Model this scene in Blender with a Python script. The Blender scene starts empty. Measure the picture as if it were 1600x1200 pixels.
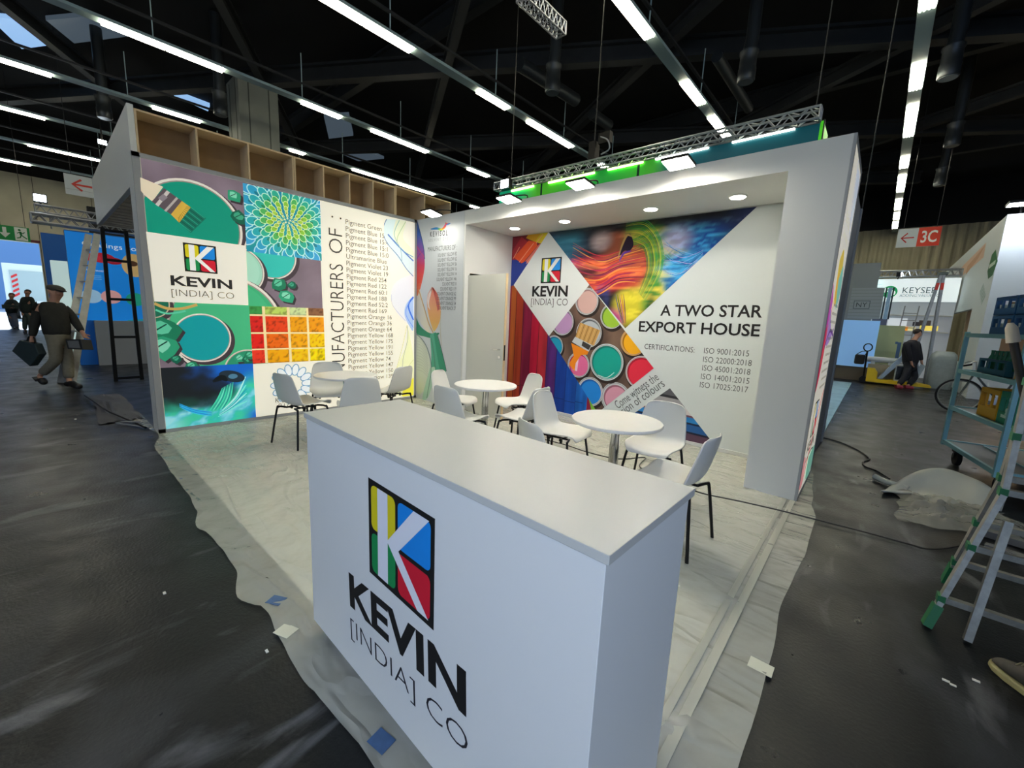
import bpy, bmesh, math, random
from mathutils import Vector, Matrix, noise
random.seed(7)
PI = math.pi
SC = bpy.context.scene
COL = SC.collection

# ---------------------------------------------------------------- camera, world, exposure
cam = bpy.data.cameras.new('camera'); cam.lens = 14.444; cam.sensor_width = 36; cam.clip_end = 200; cam.clip_start = .05
camo = bpy.data.objects.new('camera', cam); COL.objects.link(camo)
camo.location = (5.9732, -4.2412, 1.5032)
camo.rotation_euler = (math.radians(80.65033), math.radians(-2.53760), math.radians(41.63741))
SC.camera = camo
w = bpy.data.worlds.new('daylight'); SC.world = w; w.use_nodes = True
bg = w.node_tree.nodes['Background']
bg.inputs[0].default_value = (.50, .68, 1.0, 1); bg.inputs[1].default_value = .9
SC.view_settings.view_transform = 'Standard'; SC.view_settings.look = 'None'
SC.view_settings.gamma = 1; SC.view_settings.use_curve_mapping = False
SC.view_settings.exposure = 0.42
# low daylight falling in through the gate at the far left
sl = bpy.data.lights.new('gate_sun', 'SUN'); sl.energy = 9.0; sl.color = (.80, .92, 1.0); sl.angle = .05
slo = bpy.data.objects.new('gate_sun', sl); COL.objects.link(slo); slo.location = (-50, -6, 20)
slo.rotation_euler = Vector((1, .05, -.85)).to_track_quat('-Z', 'Y').to_euler()

# floodlight of the stand across the aisle, behind the camera
fl = bpy.data.lights.new('opposite_stand_flood', 'SPOT'); fl.energy = 430; fl.color = (.62, .74, 1.0); fl.shadow_soft_size = .25; fl.spot_size = math.radians(58); fl.spot_blend = .8
flo = bpy.data.objects.new('opposite_stand_flood', fl); COL.objects.link(flo); flo.location = (7.6, -6.6, 3.2)
flo.rotation_euler = (Vector((5.1, -3.7, .2))-Vector((7.6, -6.6, 3.2))).to_track_quat('-Z', 'Y').to_euler()

# ---------------------------------------------------------------- helpers
def lin(c):
    if isinstance(c, str):
        c = tuple(int(c[i:i+2], 16) for i in (0, 2, 4))
    return tuple((v/255/12.92 if v/255 <= .04045 else ((v/255+.055)/1.055)**2.4) for v in c)

def mat(name, c, rough=.5, metal=0.0, emit=0.0, ecol=None, noise_amt=0.0, nscale=20, bump=0.0, alpha=1.0, coat=0.0, c2=None, rough2=None, stretch=None, spec=None):
    m = bpy.data.materials.new(name); m.use_nodes = True
    nt = m.node_tree; b = nt.nodes['Principled BSDF']
    b.inputs['Base Color'].default_value = (*lin(c), 1); b.inputs['Roughness'].default_value = rough
    b.inputs['Metallic'].default_value = metal; b.inputs['Alpha'].default_value = alpha
    if spec is not None: b.inputs['Specular IOR Level'].default_value = spec
    if coat: b.inputs['Coat Weight'].default_value = coat
    if emit:
        b.inputs['Emission Color'].default_value = (*lin(ecol or c), 1); b.inputs['Emission Strength'].default_value = emit
    if noise_amt or bump or c2:
        tc = nt.nodes.new('ShaderNodeTexCoord'); mp = nt.nodes.new('ShaderNodeMapping'); nz = nt.nodes.new('ShaderNodeTexNoise')
        nz.inputs['Scale'].default_value = nscale; nz.inputs['Detail'].default_value = 5
        nt.links.new(tc.outputs['Object'], mp.inputs[0]); nt.links.new(mp.outputs[0], nz.inputs[0])
        if stretch: mp.inputs['Scale'].default_value = stretch
        if noise_amt or c2:
            r = nt.nodes.new('ShaderNodeValToRGB')
            a = lin(c); k = lin(c2) if c2 else tuple(v*(1-noise_amt) for v in a)
            r.color_ramp.elements[0].position = .3; r.color_ramp.elements[1].position = .7
            r.color_ramp.elements[0].color = (*k, 1); r.color_ramp.elements[1].color = (*a, 1)
            nt.links.new(nz.outputs[0], r.inputs[0]); nt.links.new(r.outputs[0], b.inputs['Base Color'])
        if bump:
            bp = nt.nodes.new('ShaderNodeBump'); bp.inputs['Strength'].default_value = bump; bp.inputs['Distance'].default_value = .02
            nt.links.new(nz.outputs[0], bp.inputs['Height']); nt.links.new(bp.outputs[0], b.inputs['Normal'])
    return m

def print_mat(name, emit=0.0, rough=.5):
    m = bpy.data.materials.new(name); m.use_nodes = True; nt = m.node_tree; b = nt.nodes['Principled BSDF']
    a = nt.nodes.new('ShaderNodeAttribute'); a.attribute_name = 'Col'
    nt.links.new(a.outputs['Color'], b.inputs['Base Color']); b.inputs['Roughness'].default_value = rough
    b.inputs['Specular IOR Level'].default_value = .3
    if emit:
        nt.links.new(a.outputs['Color'], b.inputs['Emission Color']); b.inputs['Emission Strength'].default_value = emit
    return m

def tag(o, label=None, cat=None, group=None, kind=None):
    if label: o['label'] = label
    if cat: o['category'] = cat
    if group: o['group'] = group
    if kind: o['kind'] = kind
    return o

def thing(name, label, cat, loc=(0, 0, 0), rz=0, group=None):
    o = bpy.data.objects.new(name, None); COL.objects.link(o); o.location = loc; o.rotation_euler = (0, 0, rz)
    o.empty_display_size = .1
    return tag(o, label, cat, group)

def origin(p):
    v = Vector((0, 0, 0))
    while p is not None:
        v = v + Vector(p.location); p = p.parent
    return v

def link(name, me, parent=None, off=None):
    o = bpy.data.objects.new(name, me); COL.objects.link(o)
    if parent is not None: o.parent = parent
    return o

class MB:
    """collects shapes in world coordinates (or the thing's own, when it stands at the origin)"""
    def __init__(s): s.v = []; s.f = []; s.mi = []; s.cur = 0
    def m(s, i): s.cur = i; return s
    def add(s, vs, fs):
        n = len(s.v); s.v += [tuple(x) for x in vs]; s.f += [tuple(i+n for i in f) for f in fs]; s.mi += [s.cur]*len(fs); return s
    def box(s, a, b, M=None):
        x0, y0, z0 = a; x1, y1, z1 = b
        vs = [Vector(p) for p in ((x0,y0,z0),(x1,y0,z0),(x1,y1,z0),(x0,y1,z0),(x0,y0,z1),(x1,y0,z1),(x1,y1,z1),(x0,y1,z1))]
        if M is not None: vs = [M @ p for p in vs]
        return s.add(vs, [(3,2,1,0),(4,5,6,7),(0,1,5,4),(1,2,6,5),(2,3,7,6),(3,0,4,7)])
    def bar(s, p, q, wx, wz, up=(0, 0, 1)):
        """rectangular bar from p to q, wx wide sideways and wz thick along up"""
        p, q = Vector(p), Vector(q); d = (q-p).normalized(); u = Vector(up)
        if abs(d.dot(u)) > .99: u = Vector((0, 1, 0))
        x = d.cross(u).normalized()*wx/2; z = x.cross(d).normalized()*wz/2
        vs = [p-x-z, p+x-z, p+x+z, p-x+z, q-x-z, q+x-z, q+x+z, q-x+z]
        return s.add(vs, [(0,1,2,3),(7,6,5,4),(4,5,1,0),(5,6,2,1),(6,7,3,2),(7,4,0,3)])
    def tube(s, pts, r, n=8, cap=True):
        pts = [Vector(p) for p in pts]; rs = r if isinstance(r, (list, tuple)) else [r]*len(pts)
        vs = []; fs = []; prev = None
        for i, p in enumerate(pts):
            d = (pts[min(i+1, len(pts)-1)]-pts[max(i-1, 0)]).normalized()
            if prev is None:
                u = Vector((0, 0, 1)) if abs(d.z) < .9 else Vector((1, 0, 0))
                x = d.cross(u).normalized()
            else:
                x = (prev - d*prev.dot(d)).normalized()
            prev = x; y = d.cross(x)
            for k in range(n):
                a = 2*PI*k/n; vs.append(p + (x*math.cos(a)+y*math.sin(a))*rs[i])
        for i in range(len(pts)-1):
            for k in range(n):
                fs.append((i*n+k, i*n+(k+1) % n, (i+1)*n+(k+1) % n, (i+1)*n+k))
        if cap: fs.append(tuple(range(n-1, -1, -1))); fs.append(tuple((len(pts)-1)*n+k for k in range(n)))
        return s.add(vs, fs)
    def lathe(s, c, prof, n=24):
        """prof: (radius, z) from bottom to top around the vertical through c"""
        c = Vector(c); vs = []; fs = []
        for r, z in prof:
            for k in range(n):
                a = 2*PI*k/n; vs.append(c+Vector((r*math.cos(a), r*math.sin(a), z)))
        for i in range(len(prof)-1):
            for k in range(n):
                fs.append((i*n+k, i*n+(k+1) % n, (i+1)*n+(k+1) % n, (i+1)*n+k))
        fs.append(tuple(range(n-1, -1, -1))); fs.append(tuple((len(prof)-1)*n+k for k in range(n)))
        return s.add(vs, fs)
    def prism(s, poly, vec):
        """closed solid: polygon (3D points) swept along vec"""
        p = [Vector(x) for x in poly]; v = Vector(vec); n = len(p)
        fs = [tuple(range(n-1, -1, -1)), tuple(range(n, 2*n))]+[(i, (i+1) % n, n+(i+1) % n, n+i) for i in range(n)]
        return s.add(p+[x+v for x in p], fs)
    def ball(s, c, r, n=12, sc=(1, 1, 1)):
        c = Vector(c); prof = []
        vs = []; fs = []; m = n//2
        for i in range(m+1):
            t = PI*i/m
            for k in range(n):
                a = 2*PI*k/n
                vs.append(c+Vector((r*sc[0]*math.sin(t)*math.cos(a), r*sc[1]*math.sin(t)*math.sin(a), -r*sc[2]*math.cos(t))))
        for i in range(m):
            for k in range(n):
                fs.append((i*n+k, i*n+(k+1) % n, (i+1)*n+(k+1) % n, (i+1)*n+k))
        return s.add(vs, fs)
    def build(s, name, mats, parent=None, smooth=False, bevel=0.0, fix=True):
        o0 = origin(parent); me = bpy.data.meshes.new(name)
        me.from_pydata([tuple(Vector(v)-o0) for v in s.v], [], s.f)
        mats = mats if isinstance(mats, (list, tuple)) else [mats]
        for k in mats: me.materials.append(k)
        me.polygons.foreach_set('material_index', s.mi)
        if fix:
            b = bmesh.new(); b.from_mesh(me); bmesh.ops.remove_doubles(b, verts=b.verts, dist=1e-5)
            bmesh.ops.recalc_face_normals(b, faces=b.faces); b.to_mesh(me); b.free()
        if smooth: me.polygons.foreach_set('use_smooth', [True]*len(me.polygons))
        me.update()
        o = link(name, me, parent)
        if smooth: me.set_sharp_from_angle(angle=math.radians(40))
        if bevel:
            md = o.modifiers.new('edge', 'BEVEL'); md.width = bevel; md.segments = 2; md.limit_method = 'ANGLE'; md.angle_limit = math.radians(50)
        return o

def structure(name, mb, m, smooth=False):
    o = mb.build(name, m, None, smooth); o['kind'] = 'structure'; return o

def smooth_path(pts, n=6):
    P = [Vector(p) for p in pts]; out = []
    for i in range(len(P)-1):
        a, b, c, d = P[max(i-1, 0)], P[i], P[i+1], P[min(i+2, len(P)-1)]
        for k in range(n):
            t = k/n
            out.append(.5*((2*b)+(c-a)*t+(2*a-5*b+4*c-d)*t*t+(3*b-a-3*c+d)*t**3))
    return out+[P[-1]]

# ---------------------------------------------------------------- printed artwork: flat vector layers in a panel's own plane
def clip_poly(pts, clip):
    """Sutherland-Hodgman: pts (tuples u, v) against a convex clip polygon"""
    area = sum(a[0]*b[1]-b[0]*a[1] for a, b in zip(clip, clip[1:]+clip[:1]))
    cl = clip if area > 0 else clip[::-1]
    out = list(pts)
    for a, b in zip(cl, cl[1:]+cl[:1]):
        src, out = out, []
        ex, ey = b[0]-a[0], b[1]-a[1]
        side = lambda p: ex*(p[1]-a[1])-ey*(p[0]-a[0])
        for i, p in enumerate(src):
            q = src[(i+1) % len(src)]; sp, sq = side(p), side(q)
            if sp >= 0: out.append(p)
            if (sp >= 0) != (sq >= 0):
                t = sp/(sp-sq); out.append((p[0]+(q[0]-p[0])*t, p[1]+(q[1]-p[1])*t))
        if not out: return []
    return out

TEXT_CACHE = {}
def glyphs(s, bold):
    """triangulated outline of a line of writing: verts, faces; lower-left of the first letter at 0"""
    key = (s, bold)
    if key not in TEXT_CACHE:
        cu = bpy.data.curves.new('writing', 'FONT'); cu.body = s; cu.size = 1; cu.offset = bold; cu.resolution_u = 3; cu.fill_mode = 'FRONT'
        o = bpy.data.objects.new('writing', cu); COL.objects.link(o)
        dg = bpy.context.evaluated_depsgraph_get(); ev = o.evaluated_get(dg); me = ev.to_mesh()
        TEXT_CACHE[key] = ([(v.co.x, v.co.y) for v in me.vertices], [tuple(p.vertices) for p in me.polygons])
        ev.to_mesh_clear(); bpy.data.objects.remove(o); bpy.data.curves.remove(cu)
    return TEXT_CACHE[key]
CAPH = max(y for x, y in glyphs('H', 0)[0])

class Art:
    def __init__(s, step=.0003): s.v = []; s.f = []; s.c = []; s.lv = 0; s.step = step; s.pc = []; s.open = False
    def up(s, n=1): s.lv += n
    def raw(s, vs, fs, cols):
        n = len(s.v); s.v += [(x, y) for x, y in vs]
        bb = [min(p[0] for p in vs), min(p[1] for p in vs), max(p[0] for p in vs), max(p[1] for p in vs)]
        if s.open and s.pc and s.pc[-1][4] == s.open:
            q = s.pc[-1]; q[2] = len(s.v); q[3] = [min(q[3][0], bb[0]), min(q[3][1], bb[1]), max(q[3][2], bb[2]), max(q[3][3], bb[3])]
        else: s.pc.append([s.lv, n, len(s.v), bb, s.open])
        for f in fs:
            s.f.append(tuple(i+n for i in f)); s.c += [cols[i] for i in f] if isinstance(cols, list) else [cols]*len(f)
    def poly(s, pts, c, clip=None, lift=1):
        if clip: pts = clip_poly(pts, clip)
        if len(pts) < 3: return
        s.raw(pts, [tuple(range(len(pts)))], lin(c)); s.up(lift)
    def disc(s, c, r, col, clip=None, ry=None, n=40, rot=0, lift=1):
        ry = ry or r; cr, sr = math.cos(rot), math.sin(rot)
        pts = [(c[0]+r*math.cos(2*PI*k/n)*cr-ry*math.sin(2*PI*k/n)*sr, c[1]+r*math.cos(2*PI*k/n)*sr+ry*math.sin(2*PI*k/n)*cr) for k in range(n)]
        s.poly(pts, col, clip, lift)
    def stroke(s, pts, wd, c, clip=None, taper=False, c2=None, lift=1):
        P = [Vector(p) for p in pts]; L, R = [], []
        for i, p in enumerate(P):
            d = (P[min(i+1, len(P)-1)]-P[max(i-1, 0)]).normalized(); nn = Vector((-d.y, d.x))*wd/2
            if taper: nn *= .25+.75*math.sin(PI*min(max(i/(len(P)-1), .05), .95))
            L.append(p+nn); R.append(p-nn)
        a, b = lin(c), lin(c2 or c); s.open = object()
        for i in range(len(P)-1):
            q = [tuple(L[i]), tuple(R[i]), tuple(R[i+1]), tuple(L[i+1])]
            if clip: q = clip_poly(q, clip)
            t = i/(len(P)-1)
            if len(q) > 2: s.raw(q, [tuple(range(len(q)))], tuple(x+(y-x)*t for x, y in zip(a, b)))
        s.open = False; s.up(lift)
    def curve(s, pts, wd, c, **k): s.stroke([(p.x, p.y) for p in smooth_path([(x, y, 0) for x, y in pts], 8)], wd, c, **k)
    def fill(s, pts, c, clip=None, lift=1): s.poly([(p.x, p.y) for p in smooth_path([(x, y, 0) for x, y in list(pts)+[pts[0]]], 6)[:-1]], c, clip, lift)
    def text(s, t, a, b, cap, c, bold=0.0, shrink=None, lift=0):
        """one line of writing from baseline point a to b (the printed ends), capitals cap high"""
        vs, fs = glyphs(t, bold); x0 = min(v[0] for v in vs); x1 = max(v[0] for v in vs)
        a, b = Vector(a), Vector(b); d = (b-a)/(x1-x0); nn = Vector((-d.y, d.x)).normalized()*cap/CAPH
        s.raw([tuple(a+d*(x-x0)+nn*y) for x, y in vs], fs, lin(c)); s.up(lift)
    def line(s, t, a, cap, c, bold=0.0, sx=1.0, ang=0.0, right=False, spacing=0):
        vs, fs = glyphs(t, bold); x0 = min(v[0] for v in vs); x1 = max(v[0] for v in vs); k = cap/CAPH
        wd = (x1-x0)*k*sx; d = Vector((math.cos(ang), math.sin(ang))); a = Vector(a)
        if right: a = a-d*wd
        s.text(t, a, a+d*wd, cap, c, bold)
    def raster(s, clip, res, fn, lift=1):
        u0, u1 = min(p[0] for p in clip), max(p[0] for p in clip); v0, v1 = min(p[1] for p in clip), max(p[1] for p in clip)
        nu, nv = max(1, int((u1-u0)/res)), max(1, int((v1-v0)/res)); du, dv = (u1-u0)/nu, (v1-v0)/nv; s.open = object()
        for i in range(nu):
            for j in range(nv):
                q = clip_poly([(u0+i*du, v0+j*dv), (u0+(i+1)*du, v0+j*dv), (u0+(i+1)*du, v0+(j+1)*dv), (u0+i*du, v0+(j+1)*dv)], clip)
                if len(q) > 2: s.raw(q, [tuple(range(len(q)))], [fn((x-u0)/(u1-u0), (y-v0)/(v1-v0)) for x, y in q])
        s.open = False; s.up(lift)
    def build(s, name, m, parent, place):
        """place(u, v, d): panel coordinates and height above the panel to world"""
        # each piece of print lies just above the pieces it overlaps
        o0 = origin(parent); me = bpy.data.meshes.new(name); lev = []; hs = [0]*len(s.v)
        for i, (g, a, b, bb, _) in enumerate(s.pc):
            k = 0
            for j in range(i):
                p = s.pc[j]; q = p[3]
                if lev[j] >= k and p[0] < g and q[0] < bb[2] and bb[0] < q[2] and q[1] < bb[3] and bb[1] < q[3]: k = lev[j]+1
            lev.append(k)
            for n in range(a, b): hs[n] = k
        st = min(s.step, .006/max(1, max(lev)))
        me.from_pydata([tuple(Vector(place(v[0], v[1], h*st))-o0) for v, h in zip(s.v, hs)], [], s.f); me.materials.append(m)
        at = me.attributes.new('Col', 'FLOAT_COLOR', 'CORNER'); flat = []
        for c in s.c: flat += [c[0], c[1], c[2], 1]
        at.data.foreach_set('color', flat); me.update()
        return link(name, me, parent)

def mixc(a, b, t):
    t = min(max(t, 0), 1); return tuple(x+(y-x)*t for x, y in zip(a, b))
def sst(a, b, x):
    t = min(max((x-a)/(b-a), 0), 1); return t*t*(3-2*t)
def fb(x, y, sc=1, seed=0): return noise.fractal(Vector((x*sc+seed*7.3, y*sc-seed*3.1, seed*1.7)), 1.0, 2.0, 4)

def logo(A, p00, p10, p01, white='f4f1ea', dark='1d1d1b'):
    """the K mark: black square with four coloured cells under a white K; corners lower-left, lower-right, upper-left"""
    p00, p10, p01 = Vector(p00), Vector(p10), Vector(p01)
    T = lambda x, y: tuple(p00+(p10-p00)*x+(p01-p00)*y)
    A.poly([T(0, 0), T(1, 0), T(1, 1), T(0, 1)], dark)
    def cell(x0, y0, x1, y1, c):
        r = .06; pts = []
        for cx, cy, a0 in ((x1-r, y1-r, 0), (x0+r, y1-r, 90), (x0+r, y0+r, 180), (x1-r, y0+r, 270)):
            for k in range(5):
                a = math.radians(a0+k*22.5); pts.append(T(cx+r*math.cos(a), cy+r*math.sin(a)))
        A.poly(pts, c, lift=0)
    cell(.05, .50, .45, .95, 'd8c820'); cell(.49, .50, .95, .95, '1b86d8')
    cell(.05, .05, .45, .46, '1c8a4a'); cell(.49, .05, .95, .46, 'cf1f33'); A.up()
    A.poly([T(.16, .05), T(.33, .05), T(.33, .95), T(.16, .95)], white, lift=0)
    A.poly([T(.33, .50), T(.72, .95), T(.93, .95), T(.50, .47), T(.93, .05), T(.78, .05), T(.33, .47)], white)
    # dark rim seen between the arm of the K and the cells on its right
    A.stroke([T(.52, .475), T(.95, .475)], .03*(p10-p00).length, dark)

# ---------------------------------------------------------------- materials of the hall
def floor_mat():
    m = bpy.data.materials.new('hall_floor'); m.use_nodes = True; nt = m.node_tree; b = nt.nodes['Principled BSDF']; L = nt.links.new
    tc = nt.nodes.new('ShaderNodeTexCoord')
    def nz(scale, st=(1, 1, 1), det=6, dist=0.0, rot=0):
        mp = nt.nodes.new('ShaderNodeMapping'); mp.inputs['Scale'].default_value = st; mp.inputs['Rotation'].default_value = (0, 0, rot)
        n = nt.nodes.new('ShaderNodeTexNoise'); n.inputs['Scale'].default_value = scale; n.inputs['Detail'].default_value = det; n.inputs['Distortion'].default_value = dist
        L(tc.outputs['Object'], mp.inputs[0]); L(mp.outputs[0], n.inputs[0]); return n
    def ramp(src, p0, c0, p1, c1):
        r = nt.nodes.new('ShaderNodeValToRGB'); e = r.color_ramp.elements
        e[0].position = p0; e[0].color = c0; e[1].position = p1; e[1].color = c1; L(src.outputs[0], r.inputs[0]); return r
    def mix(f, a, c):
        x = nt.nodes.new('ShaderNodeMix'); x.data_type = 'RGBA'; L(f.outputs[0], x.inputs[0]); L(a.outputs[0] if a.type != 'MIX' else a.outputs[2], x.inputs[6])
        x.inputs[7].default_value = (*lin(c), 1); return x
    base = ramp(nz(1.3), .3, (*lin('121416'), 1), .75, (*lin('1b1d1f'), 1))
    dust = mix(ramp(nz(1.7, (1, .7, 1), 10, .8, .5), .50, (0, 0, 0, 1), .72, (.30, .30, .30, 1)), base, '5e6165')
    scuff = mix(ramp(nz(1.6, (2.6, .8, 1), 8, .7, 1.0), .60, (0, 0, 0, 1), .74, (.42, .42, .42, 1)), dust, '8a8c90')
    fine = mix(ramp(nz(140), .62, (0, 0, 0, 1), .75, (.18, .18, .18, 1)), scuff, '5c5e62')
    L(fine.outputs[2], b.inputs['Base Color']); b.inputs['Specular IOR Level'].default_value = .28
    r = ramp(nz(3.5), .3, (.27, .27, .27, 1), .7, (.46, .46, .46, 1)); L(r.outputs[0], b.inputs['Roughness'])
    bp = nt.nodes.new('ShaderNodeBump'); bp.inputs['Strength'].default_value = .12; bp.inputs['Distance'].default_value = .02
    L(nz(60).outputs[0], bp.inputs['Height']); L(bp.outputs[0], b.inputs['Normal']); return m
M = {}
M['floor'] = floor_mat()
M['black'] = mat('black_ceiling', '0d0d0d', .9)
M['steel'] = mat('dark_steel', '313436', .6, noise_amt=.2, nscale=3)
M['concrete'] = mat('concrete', 'cfcbb4', .8, noise_amt=.18, nscale=1.2)
M['corrugated'] = mat('corrugated_sheet', 'b5af92', .6, noise_amt=.15, nscale=1)
M['tube'] = mat('fluorescent_tube', 'fff6dc', .4, emit=19, ecol='fff6de')
M['rail'] = mat('rail_housing', 'b4cccc', .5)
M['alu'] = mat('aluminium', 'b9bcbd', .35, metal=.9, noise_amt=.15, nscale=15)
M['trussalu'] = mat('truss_aluminium', 'a9adb2', .35, metal=.7)
M['white'] = mat('white_paint', 'dcdcd6', .55)
M['whiteboard'] = mat('white_laminate', 'dedfda', .4)
M['col_l'] = mat('column_cladding', '8b8f86', .7, noise_amt=.12, nscale=2)
M['duct'] = mat('duct_metal', '44494c', .4, metal=.5)
M['wire'] = mat('wire', '3a3a3a', .5, metal=.5)
M['skylight'] = mat('skylight_pane', 'a8c8e8', .4, emit=.75, ecol='8fb8e6')
M['skydim'] = mat('skylight_dim_pane', '5d6b75', .4, emit=.10, ecol='9fb8d0')
M['led'] = mat('led_panel', 'ffffff', .4, emit=112, ecol='fff8ea')
M['spot'] = mat('spot_face', 'ffffff', .4, emit=22, ecol='e8f6ff')
M['blackmetal'] = mat('black_metal', '151515', .4, metal=.4)
M['ply'] = mat('plywood', 'd2b891', .7, noise_amt=.12, nscale=8, stretch=(1, .15, 1))
M['mdf'] = mat('fibreboard', 'a8885f', .8, noise_amt=.15, nscale=6)
M['red'] = mat('sign_red', 'd8382a', .5)
M['chrome'] = mat('chrome', 'd0d0d0', .12, metal=1)

# ---------------------------------------------------------------- hall shell
g = MB(); g.box((-60, -16, -.2), (20, 34, 0)); structure('floor', g, M['floor'])
g = MB(); g.box((-27, -16, 9.5), (20, 34, 9.7)); structure('ceiling', g, M['black'])
g = MB()
g.box((-26.4, -16, 4.05), (-26, -4.05, 7.2)); g.box((-26.4, -4.05, 0), (-26, 30, 7.2)); g.box((-26.4, -16, 0), (-26, -11, 4.05))
structure('wall_left', g, M['concrete'])
g = MB()
for y in range(-14, 30, 2): g.box((-26.0, y-.012, 4.06 if y < -4 else 0), (-25.985, y+.012, 7.19))
structure('trim_1', g, mat('panel_joint', '5d5b52', .8))
g = MB(); g.box((-26.4, -16, 7.2), (-26, 30, 9.5)); g.box((-26, 28.1, 7.3), (20, 28.5, 9.5)); structure('wall_upper', g, M['black'])
g = MB(); n = 460
for i in range(n):
    x0 = -26+46*i/n; x1 = -26+46*(i+1)/n; d0 = (0, .05, .05, 0)[i % 4]; d1 = (0, .05, .05, 0)[(i+1) % 4]
    g.add([(x0, 28-d0, 0), (x1, 28-d1, 0), (x1, 28-d1, 7.3), (x0, 28-d0, 7.3)], [(0, 1, 2, 3)])
structure('wall_back', g, M['corrugated'])
g = MB(); g.box((19.8, -9, 0), (20, 34, 9.5)); structure('wall_right', g, M['concrete'])
g = MB(); g.box((-27, -16.2, 0), (4, -16, 9.5)); structure('wall_front', g, M['concrete'])
g = MB(); g.box((-57.4, -40, -.1), (-26.45, 34, .01)); structure('ground', g, mat('yard_concrete', 'c4ccd4', .7, noise_amt=.15, nscale=.5))
g = MB(); g.box((-26.05, -11, 4.05), (-25.9, -4.0, 4.17)); structure('trim_2', g, mat('gate_lintel_red', '6b2a30', .6))

# columns and the diagonal steel of the roof
g = MB(); g.box((-10.45, .25, 0), (-9.35, 1.35, 8.3)); g.m(1)
for d in (-.28, .28): g.box((-9.9+d-.015, .24, 0), (-9.9+d+.015, .255, 8.2)); g.box((-9.355, .8+d-.015, 0), (-9.34, .8+d+.015, 8.2))
o = g.build('column', [M['col_l'], mat('column_joint', '4c5049', .7)]); o['kind'] = 'structure'
def beam(p, q, h=.42, wd=.3):
    g = MB(); p, q = Vector(p), Vector(q)
    for dz in (-h/2, h/2): g.bar(p+Vector((0, 0, dz)), q+Vector((0, 0, dz)), wd, .07)
    g.bar(p, q, .04, h-.07); structure('ceiling_beam', g, M['steel'])
A1, B1 = Vector((.86, .51, 0)), Vector((-.855, .517, 0))
NA, NB = Vector((-.51, .86, 0)), Vector((.517, .855, 0))
for d in (.5, 5.73, 10.95, 16.2): beam(NA*d-A1*22+Vector((0, 0, 8.5)), NA*d+A1*17+Vector((0, 0, 8.5)))
for d in (-9.3, -4.11, 1.25, 6.32, 11.6, 16.88): beam(NB*d-B1*9+Vector((0, 0, 8.52)), NB*d+B1*20+Vector((0, 0, 8.52)), .3, .22)
for y in (3.5, 12.5, 21.0): beam((-26, y, 9.1), (19.8, y, 9.1), .5, .25)

# skylights
def pane(name, q, m):
    g = MB(); g.prism([(x, y, 9.35) for x, y in q], (0, 0, .12)); return structure(name, g, M[m])
pane('window_1', [(-14.5, -4.5), (-13.9, -3.9), (-15.0, -3.3), (-16.1, -3.9)], 'skylight')
pane('window_2', [(-13.3, -3.4), (-12.0, -2.6), (-12.2, -1.7), (-14.2, -2.8)], 'skydim')
pane('window_3', [(-15.7505, -0.0802), (-15.4515, 0.0248), (-15.5623, 1.0277), (-16.1780, 1.0983)], 'skylight')
pane('window_4', [(-12.5418, 4.2738), (-11.5544, 4.8536), (-13.3171, 5.9659), (-14.6391, 5.4517)], 'skydim')
pane('window_5', [(-15.8942, 6.2230), (-14.3923, 6.7907), (-14.6962, 8.3787), (-16.2211, 7.7690)], 'skydim')

# air ducts and outlets under the roof
def duct(p, q, r, lab):
    o = MB().tube([p, q], r, 14).build('air_duct', M['duct'], None, True); tag(o, lab, 'duct', 'air ducts under the black ceiling')
duct((-1.9565, 4.5480, 7.9500), (-1.7766, 6.9289, 7.9500), .17, 'grey round air duct ending above the middle of the booth fascia')
duct((2.0794, 7.2038, 7.9500), (2.1057, 10.3725, 7.9500), .13, 'slim grey air duct running beside the four-tube light track over the truss')
duct((-1.8160, 7.9164, 7.9500), (-1.7582, 8.9337, 7.9500), .16, 'short grey duct stub close above the green-lit truss')
def outlet(c, lab, s=1.0):
    t = thing('air_outlet', lab, 'air outlet', (c[0], c[1], c[2]), 0, 'round air outlets hanging from the ceiling')
    r = .17*s; L = .62*s
    g = MB().lathe(c, [(r*.9, L), (r*1.12, L*.97), (r*1.12, L*.9), (r, L*.86), (r, L*.45), (r*1.06, L*.42), (r*1.06, 0.02), (r, 0)], 18); g.build('outlet_body', M['duct'], t, True)
    MB().lathe((c[0], c[1], c[2]-.012), [(r*.9, 0), (r*.9, .012)], 18).build('grille', mat('outlet_grille', '7d8488', .4, metal=.4), t)
    MB().tube([(c[0], c[1], c[2]+L), (c[0]+.03, c[1], c[2]+L+.25), (c[0]+.03, c[1], 9.52)], r*.8, 12).build('hanger_pipe', M['duct'], t, True)
outlet((-0.7797, 4.4705, 6.9000), 'dark air outlet hanging left of the suspension wires above the booth fascia')
outlet((2.9512, 6.6649, 6.9000), 'dark air outlet hanging right of the slim grey air duct')
outlet((6.2973, 8.9761, 6.9000), 'largest dark air outlet right of the light track at the upper right')
outlet((6.7697, 13.5718, 6.9000), 'dark air outlet below the largest one on the right side')
outlet((6.8555, 17.9216, 6.9000), 'smallest far air outlet above the red 3C sign')
outlet((-9.2323, -0.2681, 6.9000), 'dark air outlet hanging left of the concrete column')
outlet((-12.5652, -2.4342, 6.9000), 'dark air outlet hanging above the end of the header wall')

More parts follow.
